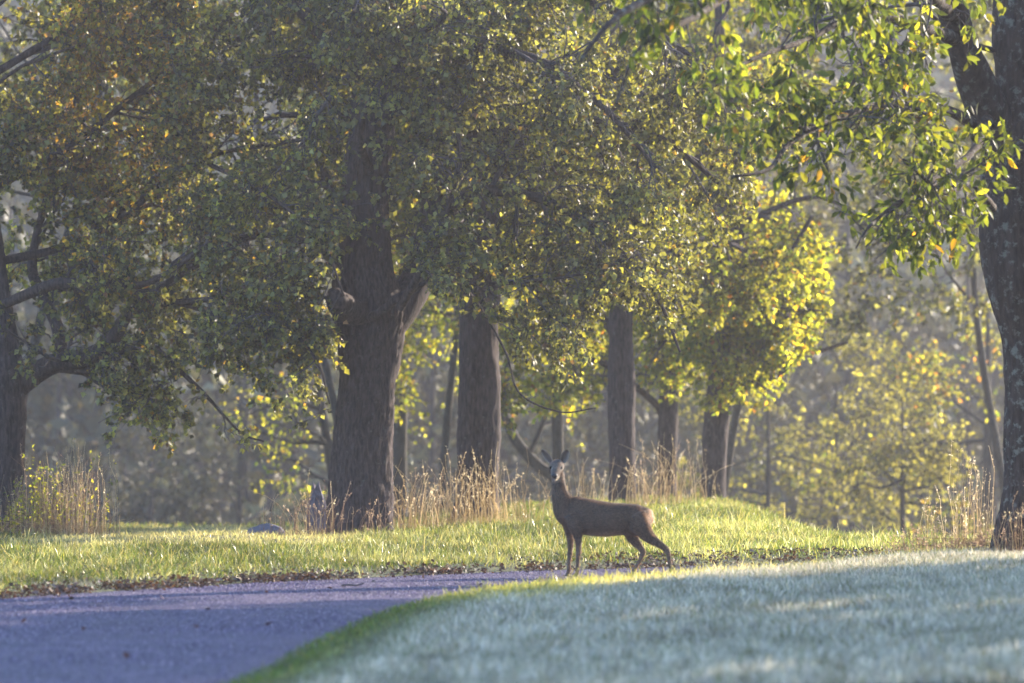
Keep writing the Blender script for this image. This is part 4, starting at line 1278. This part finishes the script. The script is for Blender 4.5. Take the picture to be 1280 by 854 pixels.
# legs
for leg in (
        [(325, 450, -.072, .052, 52), (338, 505, -.085, .046, 38), (347, 545, -.078, .034, 26), (352, 580, -.078, .026, 18.5), (354, 615, -.078, .021, 14.5), (354, 645, -.078, .021, 14.5), (351, 672, -.078, .016, 11.5), (349, 710, -.078, .0145, 10), (348, 738, -.078, .0165, 11.5), (346, 752, -.078, .015, 10.5), (343, 764, -.079, .0165, 10.5)],
        [(300, 470, .06, .045, 42), (306, 520, .07, .04, 30), (311, 565, .072, .03, 20), (312, 600, .072, .024, 16), (311, 632, .072, .02, 13.5), (309, 652, .072, .02, 13.5), (307, 680, .072, .0155, 10.5), (304, 715, .072, .014, 9.5), (302, 740, .072, .016, 11), (300, 752, .072, .015, 10), (297, 764, .072, .016, 10.5)],
        [(655, 452, -.072, .062, 64), (682, 500, -.088, .055, 54), (715, 545, -.08, .045, 38), (748, 575, -.08, .034, 27), (778, 595, -.08, .027, 20), (805, 614, -.08, .023, 17), (824, 634, -.08, .022, 16), (834, 660, -.08, .018, 12.5), (839, 695, -.08, .0155, 10.5), (844, 722, -.08, .0155, 10.5), (848, 742, -.08, .0175, 12), (853, 754, -.08, .016, 10.5), (857, 764, -.08, .0165, 10.5)],
        [(640, 470, .055, .055, 60), (632, 520, .07, .05, 46), (642, 560, .075, .042, 34), (664, 595, .075, .031, 24), (684, 620, .075, .025, 18), (699, 643, .075, .022, 16), (693, 668, .075, .018, 12.5), (677, 700, .075, .0155, 10.5), (660, 728, .075, .0155, 10.5), (649, 745, .075, .0175, 12), (643, 755, .075, .0155, 10.5), (637, 764, .075, .0165, 10.5)]):
    parts.append(loft([(*dv(a_, b_, y_), u_, w_ / PXM) for a_, b_, y_, u_, w_ in leg], 20))
V, fs, _ = cat_mesh(parts)
tmp = bpy.data.objects.new('tmp', mesh_np('tmp', V, fs))
C.objects.link(tmp)
mo = tmp.modifiers.new('r', 'REMESH')
mo.mode = 'VOXEL'
mo.voxel_size = 0.0045
mo.use_smooth_shade = True
sm = tmp.modifiers.new('s', 'SMOOTH')
sm.factor = 0.6
sm.iterations = 5
dg = bpy.context.evaluated_depsgraph_get()
ev = tmp.evaluated_get(dg)
bm_ = bpy.data.meshes.new_from_object(ev)
bpy.data.objects.remove(tmp)
nv = len(bm_.vertices)
co = np.empty(nv * 3)
bm_.vertices.foreach_get('co', co)
co = co.reshape(-1, 3)
no = np.empty(nv * 3)
bm_.vertices.foreach_get('normal', no)
no = no.reshape(-1, 3)


def fur_col(p, nrm_):
    cx = p[:, 0] * PXM + 350
    cy_ = 775 - p[:, 2] * PXM
    y = p[:, 1]
    c = np.tile(A([0.145, 0.105, 0.086]), (len(p), 1))

    def lay(col, k):
        k = np.clip(k, 0, 1)[:, None]
        return c * (1 - k) + A(col) * k
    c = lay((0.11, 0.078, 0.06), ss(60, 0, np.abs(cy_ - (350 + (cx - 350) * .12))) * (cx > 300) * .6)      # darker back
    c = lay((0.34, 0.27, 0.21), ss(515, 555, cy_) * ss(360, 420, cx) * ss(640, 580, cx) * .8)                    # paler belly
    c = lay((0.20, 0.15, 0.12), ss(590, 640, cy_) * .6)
    c = lay((0.085, 0.062, 0.052), ss(16, 4, np.abs(cx - (385 + (cy_ - 500) * .12))) * ss(430, 470, cy_) * ss(560, 520, cy_) * .6)  # crease shade painted behind the shoulder
    c = lay((0.095, 0.068, 0.055), ss(20, 5, np.abs(cx - (612 - (cy_ - 500) * .35))) * ss(430, 480, cy_) * ss(575, 540, cy_) * .5)  # shade of the flank fold painted into the coat
    neck = (cy_ < 430) & (cx < 320)
    c = lay((0.16, 0.125, 0.10), neck * ss(60, 10, np.abs(cx - 232)) * .6)
    head = (cy_ < 275) & (cx < 300)
    c = lay((0.205, 0.17, 0.15), head * .9 * ss(277, 252, cy_))
    c = lay((0.10, 0.08, 0.072), head * ss(28, 8, np.abs(cx - 237)) * ss(175, 150, cy_))                           # dark crown
    c = lay((0.10, 0.085, 0.08), head * ss(26, 12, np.hypot(cx - 228, cy_ - 222)) * (y < -.07) * .8)              # dark muzzle saddle
    c = lay((0.42, 0.38, 0.33), head * ss(247, 256, cy_) * ss(276, 266, cy_) * ss(-.035, -.06, y))                                             # white chin
    c = lay((0.40, 0.36, 0.30), head * ss(11, 5, np.abs(cx - 247)) * ss(232, 244, cy_) * ss(268, 258, cy_) * (y < -.02) * .7)
    c = lay((0.07, 0.055, 0.05), neck * ss(14, 4, np.abs(cy_ - 284)) * ss(300, 250, cx) * .6)                       # dark band under chin
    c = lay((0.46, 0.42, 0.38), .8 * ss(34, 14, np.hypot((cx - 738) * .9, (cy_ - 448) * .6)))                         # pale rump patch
    c = lay((0.05, 0.042, 0.038), ss(752, 764, cy_))
    nz = fbm(p * A([14, 14, 14]), 60)
    nz2 = fbm(p * A([60, 60, 60]), 61, 2)
    return c * (0.45 + 0.55 * nz + 0.65 * nz2)[:, None]


cc = np.ones((nv, 4), np.float32)
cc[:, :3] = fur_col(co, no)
ca = bm_.color_attributes.new('Col', 'FLOAT_COLOR', 'POINT')
ca.data.foreach_set('color', cc.ravel())
bm_.materials.clear()
bm_.materials.append(M_FUR)
bm_.name = 'body'
deer = empty('roe_deer', (ox, DD, DZ0), 'slender brown roe deer standing across the lane, head turned to the camera', 'deer')
obj('body', bm_, deer)


# ears: cupped leaf shaped shells with thickness
def ear(base_c, tip_c, wid, y0, y1, side):
    b_, t_ = dv(*base_c, y0), dv(*tip_c, y1)
    ax_ = t_ - b_
    L = np.linalg.norm(ax_)
    ax_ = ax_ / L
    face = norm(A([side * .35, -1.0, 0.1]))
    sd = norm(np.cross(ax_, face))
    fn = np.cross(sd, ax_)
    fn = fn if fn[1] < 0 else -fn
    nu, nv_ = 11, 16
    Vv = np.zeros((2, nv_, nu, 3))
    cl_ = np.zeros((2, nv_, nu, 3))
    for j in range(nv_):
        s = j / (nv_ - 1)
        w_ = wid * (0.42 + 1.0 * math.sin(min(1, s / .52) * math.pi / 2) * .62) if s < .52 else wid * 1.04 * math.sqrt(max(0.0, 1 - ((s - .52) / .49) ** 2))
        w_ = max(w_, wid * .08)
        for i in range(nu):
            q_ = i / (nu - 1) * 2 - 1
            depth = 0.55 * w_ * (1 - q_ * q_) * (1 - .45 * s) * 1.0
            pt = b_ + ax_ * L * s + sd * w_ * .5 * q_ * (1 - .12 * (1 - abs(q_))) - fn * depth
            th = .0022 * (1 - .5 * abs(q_))
            Vv[0, j, i] = pt + fn * th
            Vv[1, j, i] = pt - fn * th
            e = abs(q_) ** 2.5
            cl_[0, j, i] = A([.14, .105, .095]) * (1 - e) + A([.34, .28, .24]) * e
            cl_[1, j, i] = A([.12, .09, .075])
            if s > .88:
                cl_[:, j, i] *= .6
    V = Vv.reshape(-1, 3)
    I = np.arange(2 * nv_ * nu).reshape(2, nv_, nu)
    qf = np.stack([I[0, :-1, :-1], I[0, :-1, 1:], I[0, 1:, 1:], I[0, 1:, :-1]], -1).reshape(-1, 4)
    qb = np.stack([I[1, :-1, :-1], I[1, 1:, :-1], I[1, 1:, 1:], I[1, :-1, 1:]], -1).reshape(-1, 4)
    ed = []
    for col_ in (0, nu - 1):
        ed.append(np.stack([I[0, :-1, col_], I[0, 1:, col_], I[1, 1:, col_], I[1, :-1, col_]], -1))
    ed.append(np.stack([I[0, -1, :-1], I[0, -1, 1:], I[1, -1, 1:], I[1, -1, :-1]], -1))
    obj('ear', mesh_np('ear', V, [qf, qb] + ed, cl_.reshape(-1, 3), smooth=True, mat=M_FUR), deer)
    return b_, ax_, sd, fn, L


ears = [ear((218, 176), (159, 99), .060, .012, .0, -1), ear((264, 174), (298, 99), .072, .012, .005, 1)]


# eyes, nose, hooves
def ball(name, c, r3, mat, nu=20, nv_=12, fn=None):
    u, v = np.meshgrid(np.arange(nu) / nu * 2 * np.pi, np.linspace(-np.pi / 2, np.pi / 2, nv_), indexing='ij')
    d = np.stack([np.cos(u) * np.cos(v), np.sin(u) * np.cos(v), np.sin(v)], -1)
    V = d * A(r3)
    if fn:
        V = fn(V)
    I = np.arange(nu * nv_).reshape(nu, nv_)
    q = np.stack([I[:, :-1], np.roll(I, -1, 0)[:, :-1], np.roll(I, -1, 0)[:, 1:], I[:, 1:]], -1).reshape(-1, 4)
    return obj(name, mesh_np(name, V.reshape(-1, 3), [q], smooth=True, mat=mat), deer, c)


ball('eye', dv(210, 194, -.064), (.016, .017, .016), M_EYE)
ball('eye', dv(260, 194, -.064), (.016, .017, .016), M_EYE)
ball('nose', dv(225, 237, -.166), (.029, .019, .022), M_NOSE, fn=lambda V: V * np.stack([1 - .35 * (V[..., 2] < 0) * (-V[..., 2] / .019), np.ones(V.shape[:2]), np.ones(V.shape[:2])], -1))
for sx in (-1, 1):
    ball('nostril', dv(225 + sx * 8, 236, -.185), (.004, .002, .003), M_EYE)
V, q = tubes(A([[dv(209, 249, -.14), dv(217, 252.5, -.155), dv(225, 251, -.162), dv(233, 252.5, -.155), dv(241, 248, -.14)]]), np.full((1, 5), .0022), 6)
obj('mouth', mesh_np('mouth', V, [q], mat=M_NOSE), deer)
for (hx, hy, y_) in ((342, 768, -.079), (296, 768, .072), (859, 768, -.08), (635, 768, .075)):
    for t_ in (-1, 1):
        c_ = dv(hx, 775, y_ + t_ * .009)
        ball('hoof', c_, (.021, .0085, .026), M_HOOF, 16, 10, fn=lambda V: np.stack([V[..., 0] * (1.1 - V[..., 2] * 16) - .004, V[..., 1], np.maximum(V[..., 2], 0)], -1))

# coat hair: short tapered hairs lying back over the body
r = np.random.default_rng(8)
npoly = len(bm_.polygons)
ar = np.empty(npoly)
bm_.polygons.foreach_get('area', ar)
ce = np.empty(npoly * 3)
bm_.polygons.foreach_get('center', ce)
ce = ce.reshape(-1, 3)
pn = np.empty(npoly * 3)
bm_.polygons.foreach_get('normal', pn)
pn = pn.reshape(-1, 3)
nh = 60000
i = r.choice(npoly, nh, p=ar / ar.sum())
p, nn = ce[i] + r.normal(0, .0018, (nh, 3)), pn[i]
cyp = 775 - p[:, 2] * PXM
cxp = p[:, 0] * PXM + 350
flow = np.where((cyp > 560)[:, None], A([0.1, 0, -1.0]), np.where((cxp < 300)[:, None], A([.35, 0, -.9]), A([1.0, 0, -.35])))
flow = np.where(((cyp < 275) & (cxp < 300))[:, None], A([0.05, .6, -.2]), flow)
flow = norm(flow - (flow * nn).sum(1, keepdims=True) * nn)
bare = (np.hypot(cxp - 209, cyp - 195) < 13) | (np.hypot(cxp - 262, cyp - 195) < 13) | (np.hypot(cxp - 225, cyp - 240) < 21)
bare &= (p[:, 1] < .0) & (cyp < 290)
d = norm(flow + nn * r.uniform(.12, .5, (nh, 1)) + r.normal(0, .15, (nh, 3)))
L = r.uniform(.012, .030, nh) * np.where(cyp > 620, .6, 1) * np.where((cyp < 275) & (cxp < 300), .5, 1) * np.where(np.hypot(cxp - 730, cyp - 450) < 35, 2.0, 1)
L = np.where(bare, .0015, L)
s = norm(np.cross(d, nn)) * .0010
V = np.stack([p - s, p + s, p + d * L[:, None]], 1).reshape(-1, 3)
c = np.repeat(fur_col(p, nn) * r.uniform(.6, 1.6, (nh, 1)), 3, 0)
tag(obj('coat', mesh_np('coat', V, [np.arange(nh * 3).reshape(-1, 3)], c, mat=M_HAIR), deer), kind='stuff')

# taller grass seed heads at the lawn edge, in front of the deer
r = np.random.default_rng(9)
for k, (px, py, hgt_, lab) in enumerate([(604, 740, .16, 'upright grass blade standing at the lawn edge left of the deer'), (683, 735, .2, 'tall grass stem in front of the deer\'s front legs'),
                                         (712, 730, .27, 'tallest pale stem rising before the deer\'s far front leg'), (792, 722, .13, 'short stem under the deer\'s belly'),
                                         (838, 718, .14, 'grass stem by the deer\'s rear hoof'), (545, 748, .12, 'pale grass blade low on the lawn edge'), (962, 706, .2, 'bent grass stem right of the deer at the lawn edge')]):
    D = (F * 1.44) / (py - 513)
    clump('grass_stem', lab, px, D, 9, .03, .1, hgt_ * .6, hgt_, [(0.30, 0.30, 0.10), (0.38, 0.33, 0.16)], 300 + k, .35, .6, wd=.0028, group='taller stems at the lawn edge')

# ------------------------------------------------------------------ haze
bx = (-60, 60, -4, 445, -7.0, 62)
V = [(bx[i & 1], bx[2 + ((i >> 1) & 1)], bx[4 + ((i >> 2) & 1)]) for i in range(8)]
V = A([(-402, -62, -7), (402, -62, -7), (-402, 702, -7), (402, 702, -7), (-402, -62, 64), (402, -62, 64), (-402, 702, 64), (402, 702, 64)], float)
fq = A([(0, 2, 3, 1), (4, 5, 7, 6), (0, 1, 5, 4), (2, 6, 7, 3), (0, 4, 6, 2), (1, 3, 7, 5)])
m, n_, o_ = mat_new('haze_air')
pv = N(n_, 'ShaderNodeVolumePrincipled', Density=0.00047, Anisotropy=0.6)
pv.inputs['Color'].default_value = (0.96, 0.93, 1.0, 1)
n_.links.new(pv.outputs[0], o_.inputs['Volume'])
tag(obj('haze', mesh_np('haze', V, [fq], mat=m)), 'thin morning haze between the trees', kind='stuff')
